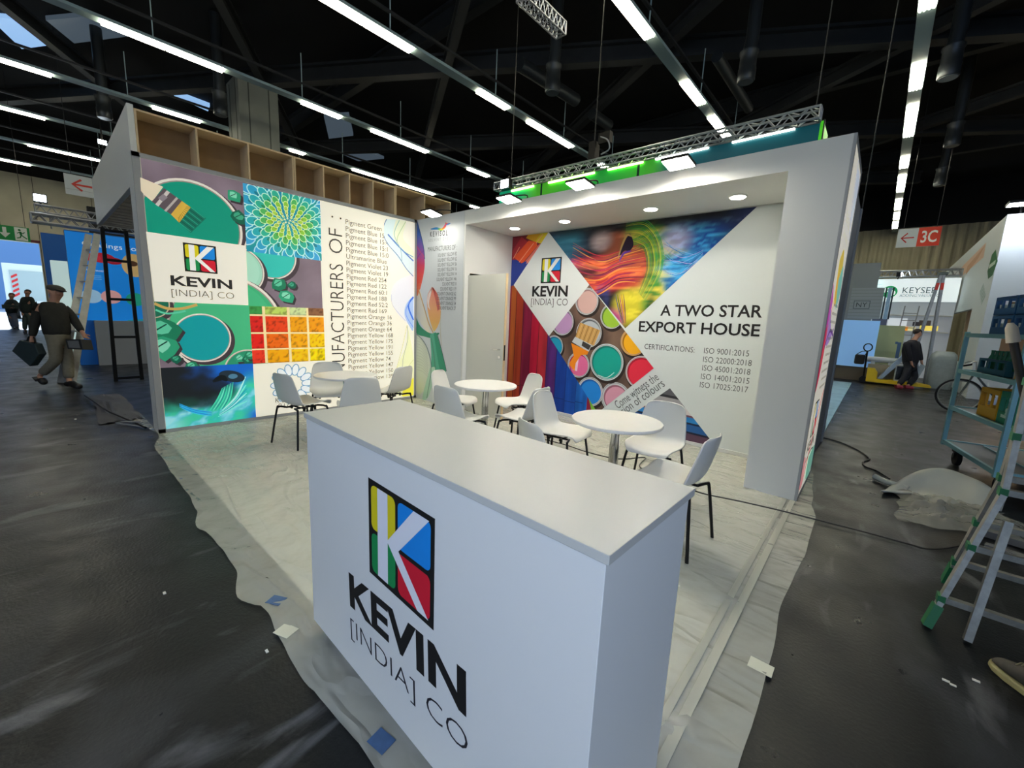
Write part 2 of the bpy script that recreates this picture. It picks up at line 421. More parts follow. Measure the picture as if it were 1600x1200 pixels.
# light tracks: channel with rows of tubes
def track(x, y0, y1, lit, lab):
    t = thing('light_track', lab, 'ceiling light', (x, y0, 7.05), 0, 'fluorescent light tracks along the hall')
    g = MB(); g.box((x-.12, y0, 7.03), (x+.12, y1, 7.09)); pass
    y = y0+.5
    while y < y1: g.box((x-.01, y-.01, 7.09), (x+.01, y+.01, 8.22)); y += 3.1
    g.build('housing', M['rail'], t); MB().box((x-.03, y0, 7.45), (x+.03, y1, 7.5)).build('cable_tray', M['steel'], t)
    for a, b in lit:
        g = MB()
        for dx in (-.085, -.03, .03, .085): g.tube([(x+dx, a, 7.005), (x+dx, b, 7.005)], .02, 6)
        g.build('tube_lamp', M['tube'], t, True)
track(5.8, -15, 27.5, [(-12, -10), (-8, -6.9), (-4, -2.9), (-.2, .8), (2.2, 3.2), (4.2, 5.2), (5.25, 6.3), (8.23, 9.43), (10.31, 11.31), (11.36, 12.44), (14.27, 15.42), (16.34, 17.4), (17.45, 18.56), (19.83, 21.75), (22.43, 23.88), (24.5, 26.2)],
      'light track running down the right side to the red 3C sign')
track(1.79, -15, 27.5, [(-10, -9), (-5, -4), (-2, -.9), (.3, 1.4), (1.6, 2.85), (2.89, 4.15), (6.1, 7.31), (8.15, 9.72), (11, 12), (14, 15)], 'light track ending behind the right half of the booth truss')
track(-2.35, -15, 27.5, [(-9, -8), (-5, -4), (-1.6, -.4), (-.38, .44), (.46, 1.51), (3.5, 4.56), (5.48, 6.55), (6.58, 7.65), (9.5, 10.5), (13, 14)], 'light track crossing the top middle towards the left end of the booth truss')
track(-6.68, -15, 27.5, [(-6, -5), (-2.91, -1.9), (-1.87, -.83), (.99, 2.06), (3.08, 4.06), (4.1, 5.16), (7.12, 8.16), (10, 11)], 'light track passing just right of the top of the concrete column')
track(-10.65, -15, 27.5, [(-5.5, -4.4), (-4.36, -3.54), (-1.57, -.45), (.45, 1.2), (2.16, 2.64), (4.52, 5.6), (5.65, 7.0), (7.05, 8.53), (10.9, 11.6)], 'light track running close above the open plywood frames')
track(-14.7, -15, 27.5, [(-5.5, -3.63), (-1.5, -.5)], 'light track meeting the raised end of the white header')
track(-18.75, -15, 27.5, [(-4.04, -2.14), (0, 1)], 'light track just above the small spotlight at the left')
track(-22.4, -15, 27.5, [(-6, -4.0), (-1, 0)], 'light track farthest left along the concrete hall wall')

# ---------------------------------------------------------------- lattice trusses
def truss(name, lab, cat, p, q, s=.22, bays=14, rc=.018, group=None, hs=None):
    p, q = Vector(p), Vector(q); hs = hs or s
    t = thing(name, lab, cat, p, 0, group)
    d = (q-p).normalized(); side = d.cross(Vector((0, 0, 1))).normalized()*s/2; up = Vector((0, 0, hs/2))
    for a in (-1, 1):
        for b in (-1, 1): MB().tube([p+side*a+up*b, q+side*a+up*b], rc, 8).build('chord', M['trussalu'], t, True)
    g = MB(); L = (q-p)/bays
    for i in range(bays):
        for a in (-1, 1):
            g.tube([p+L*i+side*a-up, p+L*(i+.5)+side*a+up], rc*.5, 5); g.tube([p+L*(i+.5)+side*a+up, p+L*(i+1)+side*a-up], rc*.5, 5)
            g.tube([p+L*i+up*a-side, p+L*(i+.5)+up*a+side], rc*.5, 5); g.tube([p+L*(i+.5)+up*a+side, p+L*(i+1)+up*a-side], rc*.5, 5)
    for e in (p, q):
        for a in (-1, 1): g.tube([e+side*a-up, e+side*a+up], rc*.8, 6); g.tube([e+up*a-side, e+up*a+side], rc*.8, 6)
    g.build('lacing', M['trussalu'], t, True); return t
truss('ceiling_truss', 'short lattice truss hanging high at the top middle of the hall', 'truss', (0.9529, 1.2964, 6.6000), (0.9434, 2.4102, 6.6000), .2, 9, .015)

# ---------------------------------------------------------------- hanging signs of the hall
def hung_sign(name, lab, cat, P, ux, wd, ht, th, art, m=None):
    """P lower-left corner as seen, ux unit vector to the right as seen"""
    P, ux = Vector(P), Vector(ux); nrm = ux.cross(Vector((0, 0, 1)))
    t = thing(name, lab, cat, P)
    MB().prism([P, P+ux*wd, P+ux*wd+Vector((0, 0, ht)), P+Vector((0, 0, ht))], -nrm*th).build('board', m or M['white'], t)
    A = Art(); art(A); A.build('face', SIGNP, t, lambda u, v, d: P+ux*u+Vector((0, 0, v))+nrm*(d+.003))
    g = MB()
    for k in (.12, .88): g.tube([P+ux*wd*k+Vector((0, 0, ht)), P+ux*wd*k+Vector((0, 0, 9.52-P.z))], .008, 5)
    g.build('suspension_wire', M['wire'], t); return t
SIGNP = print_mat('sign_print')
def art_3c(A):
    A.poly([(0, 0), (.47, 0), (.47, .56), (0, .56)], 'c9d2d6', lift=0); A.poly([(.47, 0), (.97, 0), (.97, .56), (.47, .56)], 'e04a34')
    A.stroke([(.11, .28), (.39, .28)], .035, 'c22c2c', lift=0); A.stroke([(.23, .14), (.10, .28), (.23, .42)], .035, 'c22c2c')
    A.text('3C', (.55, .12), (.90, .12), .33, 'f4f4f0', .02)
hung_sign('hall_sign', 'hanging sign reading 3C with a red arrow above the far right aisle', 'sign', (5.97, 14, 4.2), (1, 0, 0), .97, .56, .05, art_3c)
def art_arrow(A):
    A.poly([(0, 0), (1.35, 0), (1.35, .62), (0, .62)], 'b9c2c8', lift=0); A.up(); A.poly([(0, 0.16), (1.35, .16), (1.35, .175), (0, .175)], '9aa2a8')
    A.stroke([(.2, .33), (.62, .33)], .06, 'c0392f', lift=0); A.stroke([(.38, .16), (.17, .33), (.38, .5)], .06, 'c0392f')
hung_sign('hall_sign', 'hanging pale sign with a red arrow at the left behind the header', 'sign', (-14, -3.40, 4.73), (0, 1, 0), 1.35, .62, .05, art_arrow)
def art_exit(A):
    A.poly([(0, 0), (.76, 0), (.76, .5), (0, .5)], '17914a', lift=1); A.poly([(.40, .02), (.70, .02), (.70, .48), (.40, .48)], 'e6efe8')
    A.stroke([(.17, .44), (.17, .2)], .09, 'e6efe8', lift=0); A.poly([(.04, .25), (.17, .08), (.30, .25), (.22, .25), (.17, .2), (.12, .25)], 'e6efe8')
    A.disc((.52, .39), .035, '177a40', lift=0)
    for pts, wd in (([(.53, .34), (.55, .22)], .06), ([(.46, .27), (.52, .32), (.60, .28), (.64, .33)], .03), ([(.55, .22), (.61, .16), (.68, .10)], .035), ([(.55, .22), (.52, .13), (.44, .10)], .035)):
        A.stroke(pts, wd, '177a40', lift=0)
hung_sign('exit_sign', 'green emergency exit sign with running figure and down arrow at the far left', 'sign', (-18, -5.05, 3.42), (0, 1, 0), .76, .5, .08, art_exit)

# ---------------------------------------------------------------- exhibition booth: floor
M['carpet'] = mat('booth_carpet', 'd8d7c8', .9, noise_amt=.08, nscale=90, bump=.05)
g = MB(); g.box((.02, -3.46, 0), (5.60, 1.0, .006))
tag(g.build('booth_carpet', M['carpet']), 'pale carpet under the clear film inside the booth', 'carpet')
def film_mat():
    m = bpy.data.materials.new('plastic_film'); m.use_nodes = True; nt = m.node_tree; L = nt.links.new; b = nt.nodes['Principled BSDF']; out = nt.nodes['Material Output']
    b.inputs['Base Color'].default_value = (*lin('d2d3c8'), 1); b.inputs['Roughness'].default_value = .22
    tr = nt.nodes.new('ShaderNodeBsdfTransparent'); mx = nt.nodes.new('ShaderNodeMixShader'); mx.inputs[0].default_value = .48
    L(tr.outputs[0], mx.inputs[1]); L(b.outputs[0], mx.inputs[2]); L(mx.outputs[0], out.inputs[0])
    tc = nt.nodes.new('ShaderNodeTexCoord')
    mp = nt.nodes.new('ShaderNodeMapping'); mp.inputs['Scale'].default_value = (.8, 2.8, 1); mp.inputs['Rotation'].default_value = (0, 0, .45); L(tc.outputs['Object'], mp.inputs[0])
    n1 = nt.nodes.new('ShaderNodeTexNoise'); n1.inputs['Scale'].default_value = 1.5; n1.inputs['Detail'].default_value = 2; n1.inputs['Distortion'].default_value = .9; L(mp.outputs[0], n1.inputs[0])
    # creases: thin ridges where the noise passes its middle value
    s = nt.nodes.new('ShaderNodeMath'); s.operation = 'SUBTRACT'; s.inputs[1].default_value = .5; L(n1.outputs[0], s.inputs[0])
    a = nt.nodes.new('ShaderNodeMath'); a.operation = 'ABSOLUTE'; L(s.outputs[0], a.inputs[0])
    r = nt.nodes.new('ShaderNodeValToRGB'); r.color_ramp.elements[0].color = (1, 1, 1, 1); r.color_ramp.elements[1].color = (0, 0, 0, 1); r.color_ramp.elements[1].position = .10; L(a.outputs[0], r.inputs[0])
    n2 = nt.nodes.new('ShaderNodeTexNoise'); n2.inputs['Scale'].default_value = 5; n2.inputs['Detail'].default_value = 3; L(tc.outputs['Object'], n2.inputs[0])
    ad = nt.nodes.new('ShaderNodeMath'); ad.operation = 'MULTIPLY_ADD'; ad.inputs[1].default_value = .35; L(r.outputs[0], ad.inputs[0]); L(n2.outputs[0], ad.inputs[2])
    bp = nt.nodes.new('ShaderNodeBump'); bp.inputs['Strength'].default_value = .8; bp.inputs['Distance'].default_value = .03
    L(ad.outputs[0], bp.inputs['Height']); L(bp.outputs[0], b.inputs['Normal']); return m
M['film'] = film_mat()
def curve_at(tab, t):
    for (a, va), (b, vb) in zip(tab, tab[1:]):
        if a <= t <= b: return va+(vb-va)*sst(a, b, t)
    return tab[0][1] if t < tab[0][0] else tab[-1][1]
FRONT = [(-.02, -3.50), (.6, -3.60), (1.47, -3.62), (2.02, -3.61), (2.45, -3.63), (2.70, -3.685), (2.95, -3.65), (3.4, -3.64), (3.70, -3.71), (3.90, -3.645), (4.13, -3.66), (4.45, -3.67), (4.9, -3.65), (5.4, -3.70), (5.9, -3.68)]
RIGHT = [(-3.8, 5.83), (-2.4, 5.82), (-1.6, 5.78), (-.96, 5.81), (-.3, 5.80), (.1, 5.74), (.6, 5.70), (1.0, 5.665)]
def film_h(x, y):
    flat = min(math.hypot(x-a, y-b) for a, b in ((1.36, -1.94), (2.76, -1.02), (4.53, -1.33)))
    if flat < .30 or (4.1 < x < 5.72 and -3.62 < y < -3.0): return .0095
    h = abs(noise.noise(Vector((x*1.0+.7*y, y*2.6-x*.7, 1)))); f2 = abs(noise.noise(Vector((x*2.4-.9*y, y*1.3+x*.8, 6))))
    return .010+.016*max(0, .11-h)/.11*(.5+.5*noise.noise(Vector((x*.8, y*.8, 9))))+.010*max(0, .08-f2)/.08+.0035*noise.noise(Vector((x*4, y*4, 5)))
V = []; F = []; nu, nv = 150, 118
for i in range(nu+1):
    for j in range(nv+1):
        u, v = i/nu, j/nv; yr = -3.6+4.6*v; xm = curve_at(RIGHT, yr)+.018*noise.noise(Vector((yr*2.3, 4, 0)))
        if yr > 0: xm = min(xm, 5.60+.0) if False else xm
        x = .02+(xm-.02)*u; ym = curve_at(FRONT, x)+.018*noise.noise(Vector((x*2.2, 1, 0)))+.004*noise.noise(Vector((x*8, 2, 0)))
        y = ym+(1.0-ym)*v; V.append((x, y, max(film_h(x, y), .0075)))
F = [(i*(nv+1)+j, (i+1)*(nv+1)+j, (i+1)*(nv+1)+j+1, i*(nv+1)+j+1) for i in range(nu) for j in range(nv)]
n0 = len(V); nx = 26
for i in range(nx+1):
    for j in range(5):
        x = -1.28+1.30*i/nx; ym = -3.74+.24*sst(-1.28, .02, x)+.03*noise.noise(Vector((x*3, 5, 0))); y = ym+(-3.497-ym)*j/4; V.append((x, y, max(film_h(x, y), .008)))
F += [(n0+i*5+j, n0+(i+1)*5+j, n0+(i+1)*5+j+1, n0+i*5+j+1) for i in range(nx) for j in range(4)]
tag(MB().add(V, F).build('plastic_film', M['film'], None, True), 'clear wrinkled plastic film covering the booth floor around the counter', 'plastic film')
def strip(lab, a, b, wd, m, z=.022, th=.003):
    g = MB(); g.bar((*a, z), (*b, z), wd, th); return tag(g.build('tape_strip', m), lab, 'tape')
M['tapewhite'] = mat('pale_tape', 'c4c5b4', .5); M['tapeblue'] = mat('blue_tape', '3d5f8c', .55, noise_amt=.25, nscale=30)
M['ctape'] = mat('clear_tape', 'aeafa1', .35)
strip('pale tape strip along the right carpet edge, inner of two', (5.565, -3.66), (5.555, -.02), .032, M['ctape'], .018, .002)
strip('pale tape strip along the right carpet edge, outer of two', (5.625, -3.66), (5.610, -.02), .038, M['ctape'], .018, .002)
def patch(c, a, s, m, lab, group=None):
    g = MB(); M4 = Matrix.Translation((c[0], c[1], .015)) @ Matrix.Rotation(a, 4, 'Z'); g.box((-s*.36, -s*.28, -.001), (s*.36, s*.28, .001), M4)
    return tag(g.build('tape_patch', m), lab, 'tape', 'tape patches holding down the film')
patch((1.6670, -3.5786), .3, .10, M['tapeblue'], 'small blue tape patch on the film nearest the printed wall')
patch((3.8575, -3.5822), .5, .11, M['tapeblue'], 'blue tape patch left of the lower corner of the counter')
patch((4.8697, -3.5909), .15, .11, M['tapeblue'], 'blue tape patch at the foot of the counter front')
patch((4.1067, -3.6267), .35, .12, M['tapewhite'], 'white tape patch half on the film left of the counter')
patch((5.7877, -2.2638), .0, .13, M['tapewhite'], 'white tape patch on the film edge right of the counter')

# ---------------------------------------------------------------- left lightbox wall with its print
LB = print_mat('backlit_print', .36, .45)
lw = thing('lightbox_wall', 'long backlit wall printed with paint cans, flower and pigment list', 'display wall', (0, -1.74, 0))
M['alugrey'] = mat('grey_profile', 'a3a5a6', .5)
g = MB(); g.box((-.30, -3.49, 0), (-.012, .74, 3.0)); g.build('wall_body', M['white'], lw)
g = MB(); y0, y1 = -3.473, -.002
for a, b in (((-.012, -3.49, 0), (.012, y0+.045, 3.0)), ((-.012, -.045, 0), (.012, 0, 3.0)), ((-.012, -3.49, 2.955), (.012, 0, 3.0)), ((-.012, -3.49, 0), (.012, 0, .055))): g.box(a, b)
g.build('profile_frame', M['alugrey'], lw)
A = Art()
FULL = [(.05, .05), (3.43, .05), (3.43, 2.95), (.05, 2.95)]
A.poly(FULL, 'f0ead8')
QA = [(.05, .05), (0.9654, 0.0382), (0.9656, 0.7659), (0.9529, 1.4858), (0.9629, 2.9578), (.05, 2.95)]
cans = [(.05, .64), (0.9652, 0.7577), (1.8935, 0.7434), (1.8793, 2.9229), (1.879, 2.95), (.05, 2.95)]
cans = [(.05, .60), (1.889, .60), (1.866, 2.95), (.05, 2.95)]
A.raster(cans, .06, lambda u, v: mixc(lin('6f6069'), lin('8b7a86'), .5+.7*fb(u*3, v*3, 2, 1)))
def can(c, e, col, clip=None, rim='e6ddd0', sh='453a3f', hl=None):
    c, e = Vector(c), Vector(e); r = (c-e).length
    A.disc((c.x+.03, c.y-.03), r*1.03, sh, clip, n=48); A.disc(tuple(c), r, rim, clip, n=48); A.disc(tuple(c), r*.95, '9a8f86', clip, n=48); A.disc(tuple(c), r*.925, col, clip, n=48)
    if hl: A.disc((c.x-r*.05, c.y+r*.05), r*.86, hl, clip, n=48)
def stones(pts, clip=None):
    for (p, r, s) in pts:
        random.seed(s)
        k = [(p[0]+r*random.uniform(.7, 1.1)*math.cos(a), p[1]+r*random.uniform(.6, 1.0)*math.sin(a)) for a in [2*PI*i/8 for i in range(8)]]
        A.poly([(x+.025, y-.025) for x, y in k], '3c3439', clip); A.poly(k, ('1d7a58', '2c9a72', '14604a')[s % 3], clip)
        A.poly([(p[0]+(x-p[0])*.55-.1*r, p[1]+(y-p[1])*.55+.15*r) for x, y in k], ('5cc09a', '7fd0b0', '3fa37f')[s % 3], clip)
        A.stroke([(p[0]-r*.5, p[1]-.1*r), (p[0]+.2*r, p[1]+.4*r)], r*.08, '0e4a38', clip)
QL = clip_poly(cans, [(.05, .05), (3.43, .05), (3.43, 2.95), (.05, 2.95)])
can((0.4531, 2.3584), (0.4849, 2.8416), '10957a', QL)
can((1.2466, 2.1455), (1.2325, 1.8406), '33bdb0', QL)
can((0.8651, 1.9049), (0.8810, 2.1931), '9fd4ba', QL, hl='a9dac2')
can((0.7330, 1.2283), (0.9349, 1.8047), '3fae78', QL, hl='45b57f')
can((0.0238, 1.4687), (0.0119, 1.3101), '1c6b50', QL, rim='cfc3a0'); A.curve([(0.0504, 1.4701), (0.1611, 1.4198), (0.2917, 1.4254), (0.4309, 1.4754)], .03, 'c9a45a', clip=QL)
A.curve([(0.0561, 1.4014), (0.1570, 1.3633), (0.3189, 1.3978)], .02, '5fcaa4', clip=QL)
can((0.4611, 1.0902), (0.4792, 1.3744), '0f9a9e', QL, rim='e9ddd2')
stones([((0.8730, 2.7632), .09, 1), ((0.9130, 2.5320), .10, 2), ((1.3215, 1.7838), .11, 3), ((1.4168, 1.6255), .11, 4), ((1.4793, 1.7806), .06, 5), ((0.1050, 1.1787), .17, 6), ((0.0967, 0.9864), .17, 7), ((0.2003, 0.8519), .06, 8), ((0.3359, 0.7626), .07, 9)], QL)
can((0.9105, 0.6784), (0.9242, 0.9401), '2a8f6a', QL, rim='d8c9bc'); stones([((0.8266, 0.8302), .07, 10), ((0.9174, 0.8096), .08, 11), ((0.9418, 0.8659), .07, 12)], QL)
# brush lying across the big can
A.poly([(0.0341, 2.7563), (0.2155, 2.7076), (0.1615, 2.6171), (0.1138, 2.5354), (0.0562, 2.5860), (0.0289, 2.6236)], 'ead9bd')
A.poly([(0.2200, 2.6957), (0.3662, 2.5986), (0.2608, 2.4361), (0.1085, 2.5342)], '5f5358')
A.stroke([(0.2558, 2.6720), (0.1479, 2.5042)], .03, 'cfc6c0'); A.stroke([(0.3289, 2.6234), (0.2137, 2.4595)], .02, 'b8aea8')
A.stroke([(0.1873, 2.6102), (0.2223, 2.5793)], .07, '8e8389')
A.poly([(0.3662, 2.5986), (0.4424, 2.5480), (0.3275, 2.3622), (0.2608, 2.4361)], 'd9b048')
A.poly([(0.4424, 2.5480), (0.5783, 2.4588), (0.4240, 2.2703), (0.3275, 2.3622)], '18705c')
for k in range(9):
    t = k/8; a = Vector((0.4424, 2.5480)).lerp(Vector((0.3275, 2.3622)), t); b = Vector((0.5661, 2.4564)).lerp(Vector((0.4249, 2.2843)), t)
    A.stroke([tuple(a.lerp(Vector((0.3172, 2.5344)), .35)), tuple(a)], .006, 'a57f2a', lift=0); A.stroke([tuple(a), tuple(b)], .008, ('2fa586', '0f5546')[k % 2], lift=0)
A.up()
# dahlia
dq = [(0.9629, 2.9578), (0.9688, 2.1836), (1.8837, 2.2236), (1.8793, 2.9229)]
u0, v0, u1, v1 = 0.9697, 2.15, 1.888, 2.94
DQ = [(u0, v0), (u1, v0), (u1, v1), (u0, v1)]
A.raster(DQ, .05, lambda u, v: mixc(lin('1a86a8'), lin('2aa890'), fb(u*2, v*2, 2, 3)+.5))
dc = Vector((1.4573, 2.6002)); W = u1-u0
rings = [(.62, 20, .17), (.53, 20, .155), (.45, 18, .14), (.37, 17, .125), (.30, 15, .105), (.235, 14, .085), (.175, 12, .068), (.12, 10, .05), (.075, 8, .035), (.035, 5, .026)]
pet = ['3aa0d0', '2f9fc4', '2aa9b0', '2fae92', '4fb35e', '8cc63e', 'a8ce4a', 'b9d66a', 'c6dd8a', 'd8e8b0']; edgec = ['a8dcf0', 'b4e6ee', 'b8eee0', 'c2f0d4', 'd2f2b4', 'e6f5ae', 'eef6bc', 'f2f8cc', 'f6fad8', 'fafce8']
for i, (rr, n, pr) in enumerate(rings):
    for k in range(n):
        a = 2*PI*(k+(i % 2)*.5)/n+.1*i; r = rr*W*.98; p = (dc.x+r*math.cos(a)*1.02, dc.y+r*math.sin(a)*.92); ps = pr*W*.72
        A.disc((p[0], p[1]), ps*.82, edgec[i], DQ, ry=ps*.60, rot=a, n=14, lift=0)
    A.up()
    for k in range(n):
        a = 2*PI*(k+(i % 2)*.5)/n+.1*i; r = rr*W*.98; p = (dc.x+r*math.cos(a)*1.02, dc.y+r*math.sin(a)*.92); ps = pr*W*.72
        A.disc((p[0], p[1]), ps*.70, pet[i], DQ, ry=ps*.48, rot=a, n=14, lift=0)
    A.up()
    for k in range(n):
        a = 2*PI*(k+(i % 2)*.5)/n+.1*i; r = (rr-.3*pr)*W*.98
        A.disc((dc.x+r*math.cos(a)*1.02, dc.y+r*math.sin(a)*.92), pr*W*.22, ('1c6f9a', '1a7a90', '1d8378', '2a8a58', '5a9a30', '86aa34', '8fae44', '7d9050', '6d7f50', '5b6d48')[i], DQ, ry=pr*W*.13, rot=a, n=10, lift=0)
    A.up()
# tray of pigments
A.poly([(0.9661, .05), (1.894+.02, .05), (1.894+.02, 0.7516), (0.9661, 0.7516)], 'f0ead8')
q00, q10, q11, q01 = Vector((0.9652, 0.7577)), Vector((1.8938, 0.7527)), Vector((1.8884, 1.4947)), Vector((0.9599, 1.4861))
TQ = lambda x, y: tuple((q00*(1-x)+q10*x)*(1-y)+(q01*(1-x)+q11*x)*y)
A.poly([TQ(0, 0), TQ(1, 0), TQ(1, 1), TQ(0, 1)], 'f0d8a0')
rows = [(.0, .235, ['ee3a24', 'f2a60c', 'f4c010', 'f6d808']), (.26, .52, ['e8261c', 'ef6a12', 'f3a80e', 'f4c40c']), (.55, .83, ['d8241e', 'e6431a', 'f0a010', 'f09a10']), (.86, 1, ['3f9a4a', 'b9d060', 'c8d89a', '8a5c3c'])]
cols = [(0, .155), (.19, .475), (.51, .745), (.775, 1.0)]
for y0r, y1r, cc in rows:
    for (x0c, x1c), c in zip(cols, cc):
        q = [TQ(x0c, y0r), TQ(x1c, y0r), TQ(x1c, y1r), TQ(x0c, y1r)]; b0 = lin(c)
        sd = random.random()*9
        A.raster(q, .022, lambda u, v, b0=b0, sd=sd: mixc(b0, tuple(x*.45 for x in b0), max(0, -2.2*fb(u*4, v*4, 1.6, sd)) + .5*sst(.14, .0, v)), lift=0)
A.up()
# dreamy picture in dark blue and turquoise
fu0, fv0, fu1, fv1 = .05, .05, 0.9661, 0.7591
FQ = [(fu0, fv0), (fu1, fv0), (fu1, fv1), (fu0, fv1)]
def smoke(u, v):
    n = fb(u*2.0+.5*v, v*2.0, 1.5, 4); n2 = fb(u*3+n, v*6-u*4, 1.2, 5)
    dark = lin('1d2226'); blue = lin('1565c8'); cy = lin('22b8c8'); tq = lin('3fc9a4'); pale = lin('9fe4ee')
    c = mixc(dark, blue, sst(.55, .95, v+.35*u-.15+.25*n)*sst(.2, .6, u+.2*n))
    low = sst(.55, .15, v - .55*(u-.45)**2*0 - .45*sst(.45, 1, u) + .18*n)
    c = mixc(c, mixc(tq, cy, .5+n2*1.5), low)
    c = mixc(c, pale, max(0, n2)*1.2*low + .6*sst(.25, .05, v)*sst(.3, .05, u))
    c = mixc(c, lin('1b4fd0'), sst(.80, 1.0, u)*sst(.35, .0, v)*.9)
    prof = sst(.10, .0, math.hypot((u-.40)/1.4, (v-.55))-.22)
    c = mixc(c, dark, prof*.9)
    prof = sst(.05, .0, math.hypot((u-.76), (v-.80)*1.2)-.06); return mixc(c, lin('2a4058'), prof*.8)
A.raster(FQ, .022, smoke)
for k in range(6): A.curve([(fu0+.15*(fu1-fu0), fv0+(.40-.012*k)*(fv1-fv0)), (fu0+.30*(fu1-fu0), fv0+(.27-.012*k)*(fv1-fv0)), (fu0+.48*(fu1-fu0), fv0+(.20-.015*k)*(fv1-fv0))], .012, ('2aa9e8', '1c86c8', '3ac0e8')[k % 3], taper=True)
for k in range(9): A.curve([(fu0+(.46+.02*k)*(fu1-fu0), fv0+.22*(fv1-fv0)), (fu0+(.56+.018*k)*(fu1-fu0), fv0+.42*(fv1-fv0)), (fu0+(.62+.016*k)*(fu1-fu0), fv0+(.60+.012*k)*(fv1-fv0))], .016, ('49d8ae', '2fb49c', '74e6c4', '229a90')[k % 4], taper=True)
for k in range(7):
    t = k/6; A.curve([(fu0+(.55+.05*t)*(fu1-fu0), fv0+(.1+.1*t)*(fv1-fv0)), (fu0+(.72+.05*t)*(fu1-fu0), fv0+(.22+.2*t)*(fv1-fv0)), (fu0+(.90)*(fu1-fu0), fv0+(.32+.45*t)*(fv1-fv0))], .022, ('7fe8d8', '2fb0c0', 'b4f2ea', '1f96b4')[k % 4], taper=True)
A.disc((fu0+.74*(fu1-fu0), fv0+.79*(fv1-fv0)), .14, '22303c', FQ, ry=.07, rot=-.3); A.disc((fu0+.75*(fu1-fu0), fv0+.79*(fv1-fv0)), .05, '4f7f9a', FQ, ry=.03)
A.curve([(fu0+.52*(fu1-fu0), fv0+.72*(fv1-fv0)), (fu0+.62*(fu1-fu0), fv0+.78*(fv1-fv0)), (fu0+.68*(fu1-fu0), fv0+.72*(fv1-fv0))], .07, '12181c', taper=True)
# white card with the logo
A.poly([(0.0384, 2.2168), (0.0520, 1.4908), (0.9533, 1.4937), (0.9635, 2.2131)], 'f2ecdc')
lu0, lv0, lu1, lv1 = 0.3431, 1.843, 0.652, 2.157
logo(A, (lu0, lv0), (lu1, lv0), (lu0, lv1))
A.text('KEVIN', (0.2074, 1.68), (0.792, 1.68), 1.782-1.68, '2c2b2a', .028); A.up()
A.text('[INDIA] CO', (0.2056, 1.563), (0.8052, 1.563), 1.636-1.563, '4a4846', -.012); A.up()
# lower white card with flower outline
fl0 = Vector((1.4340, 0.4466))
for k in range(14):
    a = 2*PI*k/14; p = (fl0.x+.20*math.cos(a), fl0.y+.20*math.sin(a))
    A.disc(p, .085, '7aa0bc', ry=.052, rot=a, n=18, lift=0)
A.up()
for k in range(14):
    a = 2*PI*k/14; p = (fl0.x+.20*math.cos(a), fl0.y+.20*math.sin(a)); A.disc(p, .070, 'eaf0f2', ry=.038, rot=a, n=18, lift=0)
A.up()
for (t, p, q) in (('K E V', (1.2045, 0.2138), (1.4072, 0.1967)), ('P I G', (1.2406, 0.1290), (1.4039, 0.1153))): A.text(t, p, q, .065, '4f5356', 0)
A.up()
# writing: vertical headline and the list
hx = 2.193
A.text('MANUFACTURERS', (hx, .19), (hx, 2.133), .20, '3a3936', -.010); A.text('OF', (hx, 2.282), (hx, 2.616), .20, '3a3936', -.010)
for k in (-.14, -.02): A.disc((hx+k, 2.77), .013, '3a3936', lift=0)
A.up()
rowsL = ['Pigment Green 7', 'Pigment Blue 15:3', 'Pigment Blue 15:4', 'Pigment Blue 15:1', 'Pigment Blue 15:0', 'Ultramarine Blue', 'Pigment Violet 23', 'Pigment Violet 19', 'Pigment Red 254', 'Pigment Red 122', 'Pigment Red 60:1', 'Pigment Red 188',
         'Pigment Red 52:2', 'Pigment Red 169', 'Pigment Orange 16', 'Pigment Orange 36', 'Pigment Orange 64', 'Pigment Yellow 168', 'Pigment Yellow 175', 'Pigment Yellow 191', 'Pigment Yellow 155', 'Pigment Yellow 74', 'Pigment Yellow 147', 'Pigment Yellow 150', 'Pigment Yellow 139']
va, vb = 2.71, 0.5977; lx = 2.246
for i, t in enumerate(rowsL): A.line(t, (lx, va+(vb-va)*i/22), .066, '5c5953', .004, 1.0)
A.up()
# colour veils at the right end
RV = [(2.862, .06), (3.425, .06), (3.425, 2.94), (2.862, 2.94)]
A.fill([(2.9099, 2.9086), (2.8419, 2.7067), (2.9984, 2.4623), (3.2111, 2.2416), (3.3979, 2.1081), (3.3961, 2.4176), (3.1153, 2.5977), (3.0687, 2.7463), (3.1390, 2.9243)], 'cfdfe0', RV)
A.fill([(3.0690, 2.9205), (3.0336, 2.6432), (3.2717, 2.4515), (3.4090, 2.3680), (3.4081, 2.5012), (3.2105, 2.6722), (3.2581, 2.9375)], 'dfe6c8', RV)
A.fill([(3.4105, 2.1302), (3.0909, 1.9761), (2.9842, 1.7655), (3.0662, 1.5148), (3.2877, 1.3113), (3.4162, 1.2377)], 'dedfe6', RV)
A.fill([(3.4128, 1.7735), (3.2741, 1.6284), (3.2372, 1.4480), (3.3387, 1.2585), (3.4163, 1.2160)], 'a9c0ea', RV)
A.fill([(3.3005, 1.2580), (3.2635, 0.9351), (3.0889, 0.5637), (2.9900, 0.1920), (3.4238, 0.0317), (3.4195, 0.7101)], 'eeeebc', RV)
A.fill([(3.4216, 0.3736), (3.2911, 0.2725), (3.1889, 0.0817), (3.4239, 0.0202)], 'e8de40', RV)
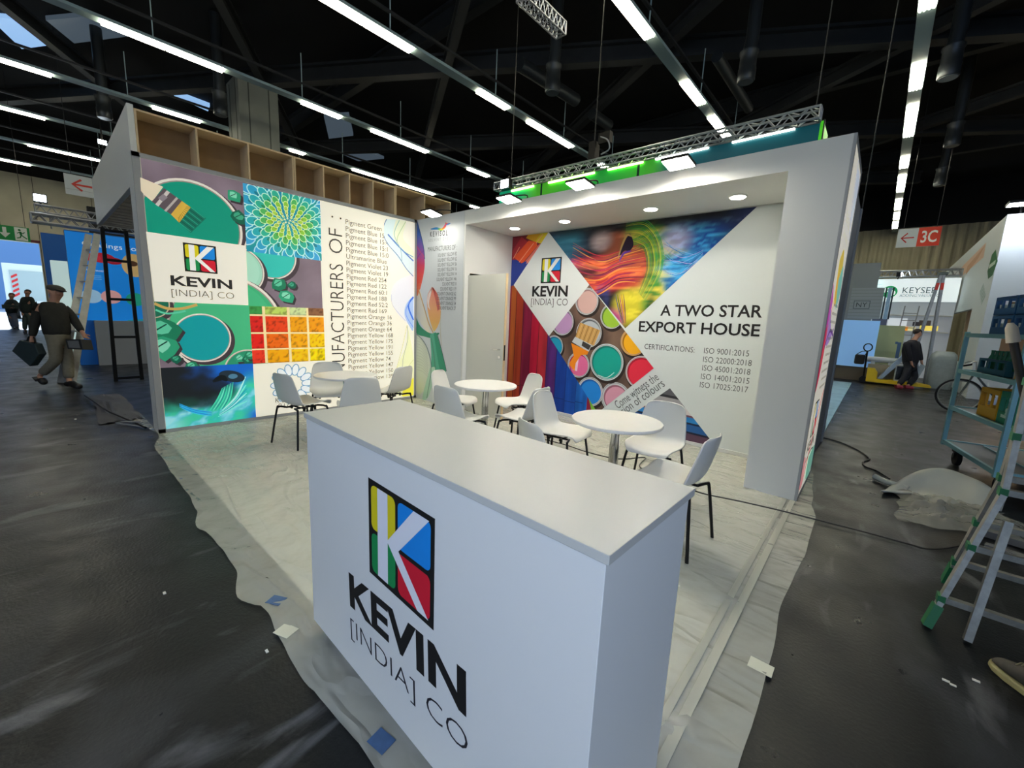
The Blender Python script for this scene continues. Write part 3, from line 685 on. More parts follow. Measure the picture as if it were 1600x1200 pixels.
for pts, wd, c in (([(2.9099, 2.9086), (2.8421, 2.7257), (2.9190, 2.5474), (3.1151, 2.3800), (3.2724, 2.1978), (3.4108, 2.0886)], .014, '6a86a8'), ([(2.9310, 2.6840), (3.1152, 2.5385), (3.4092, 2.3371)], .022, '4d76b8'), ([(3.0451, 2.6061), (3.2108, 2.4731), (3.4088, 2.3988)], .014, '5f90b8'),
                   ([(3.1390, 2.9340), (3.0454, 2.7035), (3.1627, 2.4861), (3.1869, 2.2891)], .010, '88a8b0'), ([(3.2581, 2.9375), (3.1154, 2.6958), (3.0917, 2.5743)], .010, 'a8b490'), ([(3.4129, 1.7524), (3.3119, 1.5987), (3.4153, 1.3675)], .03, '3c6fd0'), ([(3.3368, 1.6844), (3.2621, 1.4699), (3.4162, 1.2377)], .012, '6a90dc'),
                   ([(3.2878, 1.2793), (3.3013, 1.0427), (3.2134, 0.7196), (3.1886, 0.3926)], .012, '9aa0a8'), ([(3.2878, 1.2793), (3.1881, 0.8830), (3.0395, 0.4048), (2.9900, 0.1702)], .010, 'c8c890'), ([(3.1886, 0.3926), (3.2902, 0.5508), (3.4196, 0.6878)], .010, 'b8b898'), ([(2.9842, 1.7655), (3.0188, 1.5846), (3.2624, 1.3428)], .008, 'b0b4c4')):
    A.curve(pts, wd, c, clip=RV, lift=1)
A.build('printed_panel', LB, lw, lambda u, v, d: (.0125+d, u-3.473, v))

# plywood frames standing on the lightbox wall
def frame_box(lab, ya, yb, xb, z0, z1, cols):
    t = thing('plywood_frame', lab, 'frame box', (0, ya, z0), 0, 'open plywood frames above the printed wall')
    MB().box((xb, ya, z0), (xb+.012, yb, z1)).build('back_board', M['mdf'], t)
    MB().box((xb+.012, ya, z1-.018), (0, yb, z1)).build('top_plank', M['ply'], t)
    n = cols
    for i in range(n+1):
        y = ya+(yb-ya-.018)*i/n; MB().box((xb+.012, y, z0), (0, y+.018, z1-.018)).build('divider', M['ply'], t)
    return t
frame_box('nearest open plywood frame above the brush picture', -3.438, -1.905, -.30, 3.0, 3.42, 3)
frame_box('middle open plywood frame above the pigment list', -1.90, -.40, -.30, 3.0, 3.42, 4)
frame_box('last open plywood frame at the corner behind the small panel lamp', -.395, .72, -.42, 3.0, 3.44, 2)

M['down'] = mat('downlight_face', 'ffffff', .4, emit=29, ecol='fff6e6'); M['doorw'] = mat('door_white', 'cfcec4', .5)
# ---------------------------------------------------------------- white header wall running left from the lightbox
hd = thing('header_wall', 'white header wall bridging the passage left of the printed wall', 'partition', (-2.2, -3.49, 0))
g = MB(); g.prism([(-4.22, -3.49, 2.72), (-.30, -3.49, 2.70), (-.30, -3.49, 3.001), (.0, -3.49, 3.001), (.0, -3.49, 3.45), (-4.22, -3.49, 3.45)], (0, .05, 0)); g.build('front_board', M['white'], hd)
g = MB(); g.box((-4.22, -2.75, 2.72), (-.32, -2.70, 3.45)); g.box((-4.22, -3.44, 2.72), (-4.17, -2.75, 3.45)); g.build('rear_board', M['white'], hd)
g = MB()
for k in range(14): x = -4.1+k*.29; g.box((x, -3.44, 2.72), (x+.05, -2.75, 2.79))
g.build('soffit_batten', mat('batten_grey', '77787a', .7), hd)

# ---------------------------------------------------------------- back wall with portal frame
BP = print_mat('printed_fabric', 0, .55)
kv = thing('solvent_panel', 'narrow grey printed panel with bird logo and solvent list', 'display wall', (.6, 0, 0))
M['panelgrey'] = mat('panel_grey', 'c6cbcf', .5)
g = MB(); g.box((.012, 0.001, 0), (1.185, .08, 3.0)); g.build('panel_body', M['panelgrey'], kv)
A = Art(); KQ = [(.02, .01), (1.18, .01), (1.18, 2.99), (.02, 2.99)]
A.poly(KQ, 'c9ced2')
def rib(pts, c): A.fill(pts, c, KQ)
def grad_rib(L, R, cols, n=8):
    """ribbon between two pixel-free outlines with colours running along it"""
    L2 = [(p.x, p.y) for p in smooth_path([(x, y, 0) for x, y in L], n)]; R2 = [(p.x, p.y) for p in smooth_path([(x, y, 0) for x, y in R], n)]
    m = len(L2)
    for i in range(m-1):
        t = i/(m-1)*(len(cols)-1); k = min(int(t), len(cols)-2); q = clip_poly([L2[i], R2[i], R2[i+1], L2[i+1]], KQ)
        if len(q) > 2: A.raw(q, [tuple(range(len(q)))], mixc(lin(cols[k]), lin(cols[k+1]), t-k))
    A.up()
grad_rib([(-0.0044, 3.0006), (-0.0013, 2.7165), (0.0019, 2.4286), (0.0053, 2.1159), (0.0090, 1.7775)], [(0.0223, 2.9976), (0.1488, 2.7035), (0.2319, 2.3641), (0.2096, 2.1302), (0.0725, 1.7776)], ['1f4f9a', '3a62b8', '8a4aa0', 'd03858', 'dc4a3c', 'e08a58'])
A.curve([(0.0046, 2.9895), (0.1129, 2.7771), (0.2033, 2.5379), (0.2319, 2.3641)], .02, '24508a', clip=KQ)
A.curve([(0.0114, 2.3763), (0.0997, 2.4534), (0.2039, 2.4975)], .02, '7a3f98', clip=KQ); A.curve([(0.0090, 2.5929), (0.1169, 2.4830), (0.2228, 2.3951)], .02, 'b84a7a', clip=KQ)
rib([(0.1071, 1.8829), (0.2173, 1.6309), (0.3265, 1.3811), (0.4000, 1.1525), (0.2232, 1.2490), (0.0217, 1.4558), (0.0190, 1.6922)], 'd9d2bf')
rib([(0.4358, 1.9206), (0.3195, 1.7778), (0.3228, 1.5907), (0.4297, 1.3851), (0.5178, 1.2224), (0.6313, 1.3417), (0.6662, 1.5770), (0.5875, 1.7981)], 'dba896')
grad_rib([(0.4360, 1.9104), (0.3195, 1.7778), (0.3138, 1.6114), (0.3780, 1.4041), (0.4843, 1.2101)], [(0.4694, 1.9100), (0.5962, 1.7780), (0.6662, 1.5770), (0.6469, 1.3731), (0.5182, 1.2015)], ['dc6a5c', 'd98a72', 'dfa070', 'e0a860', 'd8bc6a'])
for k in range(9):
    t = k/9; A.curve([(0.4527, 1.9102), (0.3198+.05*t, 1.757-.09*t), (0.34+.06*t, 1.591-.05*t)], .006, 'efe4dc', lift=0); A.curve([(0.4527, 1.9102), (0.5714-.04*t, 1.788-.09*t), (0.6419-.05*t, 1.576-.05*t)], .006, 'c0504a', lift=0)
A.up()
A.curve([(0.0712, 1.8832), (0.2176, 1.6098), (0.3621, 1.3299), (0.4849, 1.1787)], .02, 'c89a50', clip=KQ)
rib([(0.0148, 1.4123), (0.1149, 1.2867), (0.2593, 1.2081), (0.4341, 1.1651), (0.6351, 1.1876), (0.6031, 1.1442), (0.4527, 1.0925), (0.2611, 1.1011), (0.0176, 1.1510)], '2f8a68')
rib([(0.4002, 1.1419), (0.5691, 1.1733), (0.6744, 0.9310), (0.8302, 0.5821), (0.4813, 0.5397), (0.4403, 0.8578)], '4fa98c')
rib([(0.5023, 1.1588), (0.5691, 1.1733), (0.7079, 0.9027), (0.8302, 0.5821), (0.6836, 0.5643)], '2f9272')
rib([(0.0253, 1.1295), (0.1907, 1.0315), (0.3356, 0.8700), (0.4283, 0.5875), (0.3811, 0.3081), (0.0364, 0.1218)], 'cfd6c8')
rib([(0.4109, 0.5855), (0.5484, 0.6015), (0.4858, 0.3230), (0.3500, 0.0590), (0.2054, 0.0349)], 'a9cdb8')
for k in range(12):
    t = k/11; A.curve([(0.04448, 1.065-.55*t), (0.1909+.02*t, 1.021-.52*t), (0.336+.03*t, 0.8484-.42*t)], .006, 'b4b8ae', lift=0)
A.up()
for pts in ([(0.0253, 1.1295), (0.2087, 1.0328), (0.3531, 0.8715), (0.4459, 0.5787), (0.3322, 0.0560)], [(0.6031, 1.1442), (0.7074, 0.9235), (0.8462, 0.5840)], [(0.4356, 1.0913), (0.5091, 0.8428), (0.5666, 0.5500)]): A.curve(pts, .012, '4a6a60', clip=KQ)
A.curve([(0.6753, 1.5367), (0.6653, 1.2921), (0.7057, 0.9856)], .008, 'b8a878', clip=KQ)
# bird mark
for c, pts, wd in (('2a7fc0', [(0.3844, 2.8203), (0.5313, 2.8153), (0.6590, 2.7882)], .035), ('6ab86a', [(0.5636, 2.8063), (0.6590, 2.7872), (0.7209, 2.8057)], .04), ('e8c84a', [(0.6118, 2.7881), (0.7056, 2.7977), (0.7510, 2.8308)], .035), ('e2703a', [(0.6745, 2.7952), (0.7510, 2.8308), (0.7648, 2.8856)], .04), ('d8527a', [(0.7051, 2.8167), (0.7659, 2.8480), (0.8415, 2.8586)], .03), ('3a8fd0', [(0.7661, 2.8386), (0.8267, 2.8509), (0.8717, 2.8553)], .02)):
    A.curve(pts, wd, c, taper=True)
A.text('K E V I S O L', (0.3700, 2.7040), (0.8087, 2.6878), .075, '3a3c40', .015); A.text('S O L V E N T   D Y E S', (0.3296, 2.6284), (0.8563, 2.6196), .042, '8a9096', 0)
A.text('MANUFACTURERS OF :', (0.3154, 2.4800), (1.0326, 2.4620), .07, '55585c', 0); A.up()
for i, (t, xl) in enumerate((('SOLVENT YELLOW 82', 678), ('SOLVENT YELLOW 62', 678), ('SOLVENT YELLOW 56', 678), ('SOLVENT YELLOW 16', 678), ('SOLVENT YELLOW 14', 678), ('SOLVENT YELLOW 146', 676), ('SOLVENT RED 8', 686), ('SOLVENT RED 119', 684), ('SOLVENT ORANGE 62', 678), ('SOLVENT ORANGE 99', 678), ('SOLVENT ORANGE 54', 678), ('SOLVENT BLACK 27', 680))):
    A.line(t, (1.034, 2.377+(1.56-2.377)*i/11), .052, '5a5d62', .004, .62, 0, True)
A.up()
A.build('printed_face', BP, kv, lambda u, v, d: (u, -d, v))

pf = thing('portal_frame', 'white portal frame with deep recess around the export house print', 'display frame', (3.4, 0, 0))
M['whitewall'] = mat('matt_white_board', 'd9dad6', .6)
g = MB(); g.box((1.189, 0, 2.802), (5.616, .03, 3.0)); g.box((1.189, .03, 2.802), (5.616, 1.0, 2.83)); g.box((1.189, .03, 2.97), (5.616, 1.0, 3.0)); g.build('fascia', M['whitewall'], pf)
g = MB(); g.box((5.217, 0, 0), (5.637-.02, .04, 2.802)); g.box((5.217, .04, 0), (5.257, 1.04, 2.802)); g.box((5.257, .97, 0), (5.617, 1.04, 2.97)); g.build('right_column', M['whitewall'], pf)
g = MB(); g.box((1.189, 0, 0), (1.222, .10, 2.802)); g.box((1.189, .93, 0), (1.222, 1.046, 2.802)); g.box((1.189, .10, 2.12), (1.222, .93, 2.802)); g.build('left_return', M['whitewall'], pf)
g = MB(); g.box((1.189, 1.048, 0), (5.616, 1.09, 3.0)); g.build('rear_board', M['whitewall'], pf)
g = MB(); g.box((1.222, 1.02, 0), (5.217, 1.046, .05)); g.build('plinth', M['whitewall'], pf)
for i, (x, y) in enumerate(((4.71, .535), (3.80, .535), (2.60, .535), (1.71, .53))):
    t = thing('downlight', ('downlight nearest the right column in the recess ceiling', 'second downlight from the right column in the recess ceiling', 'third downlight from the right column in the recess ceiling', 'downlight nearest the door in the recess ceiling')[i], 'downlight', (x, y, 2.8), 0, 'downlights in the recess ceiling')
    MB().lathe((x, y, 2.79), [(.085, 0), (.085, .012)], 24).build('trim_ring', M['white'], t); MB().lathe((x, y, 2.786), [(.068, 0), (.072, .004)], 24).build('lamp_face', M['down'], t)

# printed fabric in the recess
bf = thing('export_print', 'printed fabric with A TWO STAR EXPORT HOUSE and paint cans in recess', 'printed banner', (3.4, 1.04, 0))
BQ = [(0, .05), (3.995, .05), (3.995, 2.80), (0, 2.80)]
MB().box((1.222, 1.036, .05), (5.217, 1.048, 2.802)).build('backing_cloth', M['whitewall'], bf)
A = Art()
A.poly(BQ, 'd7dddb')
# rainbow planks
PQ = [(0.0725, 2.0146), (0.8619, 1.2232), (1.9533, 0.0432), (1.953, .05), (0, .05), (0, 2.015)]
A.poly([(0, .05), (1.9533, 0.0432), (0.8619, 1.2232), (0.0725, 2.0146), (0, 2.015)], '8c1f3a')
xs = [0.03032, 0.1471, 0.3069, 0.4895, 0.653, 0.8373, 1.028, 1.227, 1.423, 1.684, 2.07]
pc = ['c2622a', 'b8442a', '8f1f45', 'c0183c', 'b82c38', '5a2a78', '153f9a', '1450b0', '1768c4', '2a8ad0']
tri = [(0.0725, 2.0146), (0.8619, 1.2232), (2.0110, -0.0212), (2.011, .05), (-.02, .05), (-.02, 2.036)]
concave = [[(0, .05), (0, 2.015), (0.0725, 2.0146), (0.8619, 1.2232), (0.8619, .05)], [(0.8619, .05), (0.8619, 1.2232), (1.6312, 0.4185), (1.631, .05)], [(1.631, .05), (1.6312, 0.4185), (2.0076, 0.0163), (2.008, .05)]]
for cq in concave:
    for i in range(10):
        q = clip_poly([(xs[i], 0), (xs[i+1], 0), (xs[i+1], 2.5), (xs[i], 2.5)], cq)
        if len(q) > 2:
            b0 = lin(pc[i]); A.raster(q, .05, lambda u, v, b0=b0, i=i: mixc(b0, tuple(x*.6 for x in b0), .4+1.2*fb(u*3+i, v*.6, 2, i)), lift=0)
A.up()
for i in range(1, 10):
    for cq in concave:
        q = clip_poly([(xs[i]-.006, 0), (xs[i]+.006, 0), (xs[i]+.006, 2.5), (xs[i]-.006, 2.5)], cq)
        if len(q) > 2: A.raw(q, [tuple(range(len(q)))], lin(('5a1a1e', '4a1430', '6a1030', '60141e', '30184a', '1a1f60', '10307a', '0f3a8a', '10508a')[i-1]))
A.up()
zs = 0.3669
for i in range(0, 5): A.poly([(max(xs[i], 0.0), zs-.02*(i % 2)), (xs[i+1], zs-.02*(i % 2)), (xs[i+1], zs-.012-.02*(i % 2)), (max(xs[i], 0), zs-.012-.02*(i % 2))], '5a1420', lift=0)
for i in range(5, 9): A.poly([(xs[i], zs-.10-.02*(i % 2)), (min(xs[i+1], 1.56), zs-.10-.02*(i % 2)), (min(xs[i+1], 1.56), zs-.11-.02*(i % 2)), (xs[i], zs-.11-.02*(i % 2))], '0d2a6a', lift=0)
A.up()
A.poly([(1.6312, 0.4185), (1.8435, 0.2135), (1.7166, 0.1900)], '7ab83a')
# chalk sticks, top left
tq = [(0, 2.80), (0.7457, 2.8102), (0.0725, 2.0146), (0, 2.015)]
tq = [(0, 2.80), (0.7471, 2.80), (0.0725, 2.0146), (0, 2.004)]
A.poly(tq, '7a2430')
for c, pts in (('8e2a36', [(-0.0018, 2.7807), (0.2350, 2.7602), (0.0296, 2.4926)]), ('b0303a', [(0.0104, 2.5758), (0.1927, 2.7838), (0.3333, 2.6926), (0.0513, 2.3681), (0.0084, 2.3702)]), ('d8a020', [(0.3389, 2.8101), (0.5974, 2.8053), (0.4784, 2.6809), (0.2891, 2.7555)]), ('d9c024', [(0.5967, 2.8149), (0.7696, 2.8172), (0.6601, 2.6279), (0.4784, 2.6809)]),
               ('e8582a', [(0.3454, 2.7113), (0.5044, 2.6788), (0.5343, 2.6182), (0.2332, 2.3593), (0.0747, 2.4490), (0.0451, 2.4712)]), ('d87068', [(0.5707, 2.6445), (0.6629, 2.5894), (0.3703, 2.3327), (0.2730, 2.3776)]), ('2c3f92', [(0.0047, 2.4323), (0.1182, 2.4262), (0.2056, 2.3606), (0.3125, 2.3956), (0.3703, 2.3327), (0.0588, 2.0044), (0.0011, 2.0052)])):
    A.poly(pts, c, tq)
for a, b in (((0.1614, 2.6261), (0.0321, 2.4514)), ((0.4537, 2.6634), (0.1627, 2.3831)), ((0.6240, 2.7838), (0.5057, 2.6592)), ((0.6110, 2.6125), (0.3151, 2.3554))): A.stroke([a, b], .012, 'f0a080', clip=tq)
# paint swirl on black
sq = [(0.7341, 2.80), (3.561, 2.80), (2.1434, 1.4103), (1.5277, 2.0018)]
def swirl(u, v):
    y = 1-v; n = fb(u*1.4, y*3.5, 2.0, 6); s = fb(u*3+n, y*16+u*5*n, 1.2, 7)
    k = lin('15141a'); c = k
    c = mixc(c, lin('1f5a86'), sst(.33, .04, u)*sst(.75, .1, y+.2*n)*.9)
    c = mixc(c, lin('2f8aa0'), sst(.10, .0, abs(u-.13)-.03)*sst(.4, .0, y)*.7)
    c = mixc(c, lin('a03a90'), sst(.07, .0, abs(y-.38+.06*n-.25*(u-.2))-.02)*sst(.5, .1, u)*.8)
    red = mixc(lin('c0283c'), lin('e06a34'), .5+1.2*s+.6*(u-.45))
    c = mixc(c, red, sst(.16, .02, abs(y-(.58-.30*u)+.14*n)-.09)*sst(.08, .3, u)*sst(.68, .5, u))
    c = mixc(c, lin('b05a3a'), sst(.18, .05, abs(y-.25)-.06+.15*n)*sst(.3, .42, u)*sst(.60, .45, u)*.9)
    grn = sst(.10, .02, abs(math.hypot((u-.47)*1.25, (y-.42)*.85)-.27+.05*n)-.03)*sst(.42, .52, u)
    c = mixc(c, mixc(lin('4a9a3a'), lin('c8b83a'), .5+s*2), grn)
    blu = sst(.62, .72, u+.12*n)*sst(1.0, .80, u)
    c = mixc(c, mixc(lin('0f4fa8'), lin('2f9ad0'), .5+1.8*s+.5*(.75-u)*3), blu*sst(.02, .18, y))
    c = mixc(c, lin('b9b0cc'), sst(.08, .0, math.hypot(u-.70, (y-.20)*.6)-.02)*.75); c = mixc(c, lin('d8c0c0'), sst(.07, .0, math.hypot(u-.33, (y-.14)*.6)-.015)*.7)
    c = mixc(c, lin('d8c830'), sst(.06, .0, math.hypot(u-.50, (y-.80)*.45)-.045)*.95)
    c = mixc(c, lin('c02888'), sst(.05, .0, math.hypot(u-.425, (y-.93)*.5)-.03)*.9); c = mixc(c, lin('2b3f90'), sst(.03, .0, abs(u-.36)-.02)*sst(.55, .65, y)*.8)
    c = mixc(c, k, sst(.08, .0, math.hypot((u-.25)*.8, (y-.45))-.03)*.85); c = mixc(c, k, sst(.75, .62, u)*sst(.0, .12, .62-u+.4*y-.25)*sst(.62, .8, y)*.0)
    c = mixc(c, k, .85*sst(.13, .0, y)*sst(.75, .55, u)); c = mixc(c, k, .9*sst(.60, .74, y+.25*n)*sst(.46, .34, u)*sst(.0, .05, u)); c = mixc(c, k, .8*sst(.66, .60, u)*sst(.60, .64, u+.02)*sst(.6, .75, y)); c = mixc(c, lin('12265a'), .8*sst(.85, 1, u))
    return mixc(c, tuple(min(1, x*1.5+.03) for x in c), max(0, s)*1.4)
A.raster(sq, .028, swirl)
for k in range(26):
    t = k/25; r = .03*math.sin(k*2.1); col = ('e8702a', 'd03048', 'f0a04a', 'b02458', '8a1f50', 'e04a30', '6a1a40')[k % 7]
    A.curve([(1.199, 2.258+.35-.8*t), (1.659, 2.175+.22-.55*t+r), (1.976, 2.277+.16-.42*t+r), (2.313+.1*math.sin(k), 2.39+.14-.52*t+r)], .007+.006*(k % 3), col, clip=sq, taper=True)
for k in range(18):
    t = k/17; A.curve([(2.025, 2.736+.06-.22*t), (2.31-.10*t, 2.737+.06-.30*t), (2.533-.22*t, 2.514-.08*t), (2.57-.2*t, 2.144+.04*t), (2.39-.10*t, 1.783+.1*t)], .008, ('3fae4a', '2a9a60', '7ac23a', 'c8d048', '1f7a4a', '4a8a2a')[k % 6], clip=sq, taper=True)
for k in range(16):
    t = k/15; A.curve([(2.547+.06*t, 2.56-.5*t), (2.706+.08*t, 2.409-.36*t+.05*math.sin(k)), (2.896+.05*math.sin(k*1.7), 2.351-.22*t), (3.053, 2.399-.1*t)], .006, ('2f9ad0', '7fb8f0', '1c6ac0', 'b9a8e0', '4ac0e0')[k % 5], clip=sq, taper=True)
A.fill([(2.0099, 2.6065), (2.0979, 2.6478), (2.1564, 2.5126), (2.1096, 2.4342), (2.0352, 2.4392), (1.9659, 2.3768), (1.9912, 2.5087)], '2a1a30', sq); A.curve([(1.9500, 2.3441), (1.9912, 2.5087), (2.0533, 2.6355), (2.1286, 2.6125)], .03, 'c8a060', clip=sq, taper=True); A.curve([(1.9723, 2.3092), (2.0290, 2.4063), (2.1280, 2.4329)], .03, '6a3aa8', clip=sq, taper=True)
for k in range(5): A.curve([(1.956+.03*k, 1.866), (2.011+.025*k, 1.693), (2.099+.012*k, 1.478)], .012, ('2b3f90', '15141a', 'b02888', 'e06a28', '6a1a60')[k], clip=sq, taper=True)
# cans of paint
cq = [(1.5277, 2.0018), (2.5984, 0.9119), (1.8268, 0.1622), (0.8619, 1.2232)]
A.poly(cq, '57443c')
A.raster(cq, .06, lambda u, v: mixc(lin('4a3a34'), lin('7a6050'), .5+.9*fb(u*4, v*2, 2, 8)))
def tin(c, e, col, hl, ins=.88, rim='c4c6c8'):
    c, e = Vector(c), Vector(e); r = (c-e).length
    A.disc((c.x+.02, c.y-.03), r*1.05, '2c221e', cq); A.disc(tuple(c), r, rim, cq); A.disc(tuple(c), r*.95, '7c7e80', cq); A.disc(tuple(c), r*.92, rim, cq); A.disc(tuple(c), r*ins, hl, cq); A.disc((c.x+.012, c.y-.012), r*(ins-.05), col, cq)
tin((1.5051, 1.7656), (1.4888, 1.9571), 'cfa8a0', '9a7a78'); tin((1.1008, 1.4534), (1.0851, 1.6559), 'b78fbc', '6a4a70'); tin((1.9254, 1.5677), (1.9091, 1.7433), '9cc43a', '5a7a2a'); tin((1.5760, 1.3157), (1.5578, 1.5280), 'b4bcc2', '5a6066', .9)
tin((0.9728, 1.0705), (0.9601, 1.2395), '1a96b8', '0f6a88'); tin((2.2818, 1.2369), (2.2633, 1.4251), 'f0ac18', 'a06a10', .86, 'e0a860'); tin((1.4404, 0.8293), (1.4246, 1.0207), 'e06a9a', 'b02c58', .86); tin((2.4315, 0.8351), (2.4092, 1.0578), 'e02c44', 'b01830', .9, 'd8cccc')
tin((1.6719, 0.4539), (1.6531, 0.6722), '1f84d8', '0f5aa8', .84); tin((2.0911, 0.4268), (2.0699, 0.6536), 'd898ac', '9a6070', .82); tin((1.9007, 0.9172), (1.8768, 1.1798), '12a090', '0d7468', .89, 'd0dcdc')
A.poly([(1.3860, 0.9399), (1.4405, 0.9645), (1.4259, 0.7304), (1.3449, 0.7402)], 'f0c8d8', cq)
A.curve([(1.7881, 0.7181), (1.9247, 0.6984), (2.0376, 0.7865)], .012, 'bfe8e0', clip=cq)
A.poly([(1.4218, 1.4575), (1.7620, 1.3632), (1.6772, 1.1367), (1.3512, 1.2259)], 'c89a58', cq)
for k in range(10):
    t = k/9; a = Vector((1.4218, 1.4575)).lerp(Vector((1.7620, 1.3632)), t); b = Vector((1.3512, 1.2259)).lerp(Vector((1.6772, 1.1367)), t); A.stroke([tuple(a), tuple(b)], .010, ('8a6430', 'dcb474')[k % 2], clip=cq, lift=0)
A.up()
A.poly([(1.3496, 1.2450), (1.6446, 1.1434), (1.6000, 1.0365), (1.2990, 1.1646)], 'c8ccd0', cq); A.poly([(1.4887, 1.1880), (1.6348, 1.1333), (1.5976, 1.0645), (1.4722, 1.1203)], '3a3634', cq)
A.poly([(1.2891, 1.1445), (1.5992, 1.0458), (1.5817, 0.9970), (1.4731, 0.9772), (1.3931, 0.8532), (1.3807, 0.7249), (1.2686, 0.8201), (1.3504, 0.9558)], 'f08a1c', cq)
# folded cloths, lower right
fq = [(2.8375, 0.6771), (3.4834, 0.0249), (3.483, .05), (2.344, .05), (2.3771, 0.2674)]
ft = [(2.8372, 0.6804), (3.468, .05), (2.34, .05), (2.3352, 0.2138)]
A.poly(ft, 'b8b4b4')
FZ = lambda y: 0.7114+(-0.1061-0.7114)*(y-606)/100
for ya, yb, c in ((606, 622, '5c5c60'), (622, 626, '303034'), (626, 636, '9c9a9c'), (636, 647, 'd0c8c8'), (647, 650, '7a5060'), (650, 658, '2f86c8'), (658, 661, '1a2a48'), (661, 672, '2a5f9a'), (672, 675, '1a2238'), (675, 688, '5a3f52'), (688, 690, '2c1c28'), (690, 706, 'c84a88')):
    top = FZ(ya); bot = FZ(yb); A.poly([(2.288, top+.03), (3.51, top-.02), (3.51, bot-.02), (2.288, bot+.03)], c, ft)
# white diamond and its logo
A.poly([(0.7401, 2.8041), (1.5277, 2.0018), (0.8619, 1.2232), (0.0722, 2.0198)], 'dde1df')
lu0, lu1, lv0, lv1 = 0.6389, 1.019, 2.039, 2.422
logo(A, (lu0, lv0), (lu1, lv0), (lu0, lv1), 'e4e6e2'); zt = 1.84
A.text('KEVIN', (0.4785, zt), (1.164, zt), .150, '1e1d1c', .03)
zt = 1.7; A.text('[INDIA] CO', (0.4661, zt), (1.175, zt), .104, '3c3c3a', -.012); A.up()
BL = .25
A.text('A TWO STAR', (2.6107, 1.5983), (3.7578, 1.6138), 1.737-1.606, '1e1d1c', .018)
A.text('EXPORT HOUSE', (2.3406, 1.3823), (3.7577, 1.4059), 1.536-1.406, '1e1d1c', .018)
cs = 1.233-1.166
A.text('CERTIFICATIONS:', (2.4442, 1.1552), (3.0858, 1.1625), cs, '4a4c4c', -.004)
for t, p, q in (('ISO 9001:2015', (3.1957, 1.1647), (3.6813, 1.1730)), ('ISO 22000:2018', (3.1981, 1.0596), (3.7202, 1.0676)), ('ISO 45001:2018', (3.1995, 0.9560), (3.7199, 0.9649)), ('ISO 14001:2015', (3.1966, 0.8505), (3.7222, 0.8618)), ('ISO 17025:2017', (3.1955, 0.7468), (3.7215, 0.7613))): A.text(t, p, q, cs, '4a4c4c', -.004)
A.text('Come witness the', (2.1447, 0.2787), (2.6890, 0.7782), .115, '4a4c4c', -.006); A.text('explosion of colours', (2.0378, 0.0227), (2.7762, 0.7058), .115, '4a4c4c', -.006)
A.build('printed_face', BP, bf, lambda u, v, d: (u+1.222, 1.0355-d, v))

# lightbox on the outer side of the right column
sb = thing('side_lightbox', 'narrow backlit print on the outer side of the right column', 'lightbox', (5.627, .5, 0))
g = MB(); g.box((5.617, .0, 0), (5.637, .05, 3.0)); g.box((5.617, .95, 0), (5.637, 1.04, 3.0)); g.box((5.617, .05, 0), (5.637, .95, .05)); g.box((5.617, .05, 2.95), (5.637, .95, 3.0)); g.build('profile_frame', M['alugrey'], sb)
A = Art(); SQ = [(.05, .05), (.95, .05), (.95, 2.95), (.05, 2.95)]
A.poly(SQ, 'f0ead8')
A.fill([(.55, 2.9), (.75, 2.5), (.9, 2.6), (.9, 2.9)], 'cfd8e8', SQ); A.curve([(.5, 2.95), (.62, 2.6), (.9, 2.35)], .03, '8aa0d0', clip=SQ)
for k in range(8): A.poly([(.24+.065*k, 2.40), (.24+.065*k+.012, 2.40), (.24+.065*k+.012, 2.50-.02*(k % 3)), (.24+.065*k, 2.50-.02*(k % 3))], '44464a', lift=0)
for k in range(10): A.poly([(.22+.056*k, 2.28), (.22+.056*k+.010, 2.28), (.22+.056*k+.010, 2.33+.01*(k % 2)), (.22+.056*k, 2.33+.01*(k % 2))], '77797c', lift=0)
A.up()
A.fill([(.30, 2.1), (.55, 2.22), (.72, 2.05), (.62, 1.75), (.40, 1.78)], 'e8c83a', SQ); A.fill([(.5, 1.95), (.75, 2.1), (.9, 1.9), (.7, 1.7)], '7fc8b8', SQ); A.fill([(.12, 1.9), (.3, 1.7), (.2, 1.3), (.08, 1.5)], 'c84ab0', SQ)
A.fill([(.06, 1.5), (.3, 1.55), (.2, 1.1), (.06, 1.0)], 'd82a5a', SQ); A.fill([(.2, 1.75), (.6, 1.5), (.9, 1.55), (.6, 1.4), (.25, 1.4)], 'b08ad0', SQ); A.curve([(.2, 1.35), (.5, 1.5), (.92, 1.45)], .03, '6a2a90', clip=SQ); A.curve([(.1, 1.2), (.3, 1.6), (.45, 2.0)], .02, 'e07a4a', clip=SQ)
for i in range(11):
    for k in range(9+i % 3): A.poly([(.86-.05*k, 1.72-.075*i), (.86-.05*k+.028, 1.72-.075*i), (.86-.05*k+.028, 1.745-.075*i), (.86-.05*k, 1.745-.075*i)], '6a6c70', lift=0)
A.up()
logo(A, (.30, .52), (.62, .52), (.30, .86)); A.text('KEVIN', (.22, .40), (.72, .40), .09, '2c2b2a', .03); A.up()
A.curve([(.9, .92), (.5, .45), (.2, .08)], .04, 'c83a4a', clip=SQ); A.curve([(.15, .30), (.6, .36), (.92, .30)], .02, '5a4a50', clip=SQ); A.fill([(.45, .3), (.9, .34), (.9, .08), (.5, .08)], '7fc0a8', SQ); A.fill([(.06, .4), (.22, .34), (.2, .1), (.06, .12)], 'e8a0a0', SQ)
A.build('printed_panel', LB, sb, lambda u, v, d: (5.634+d, u, v))

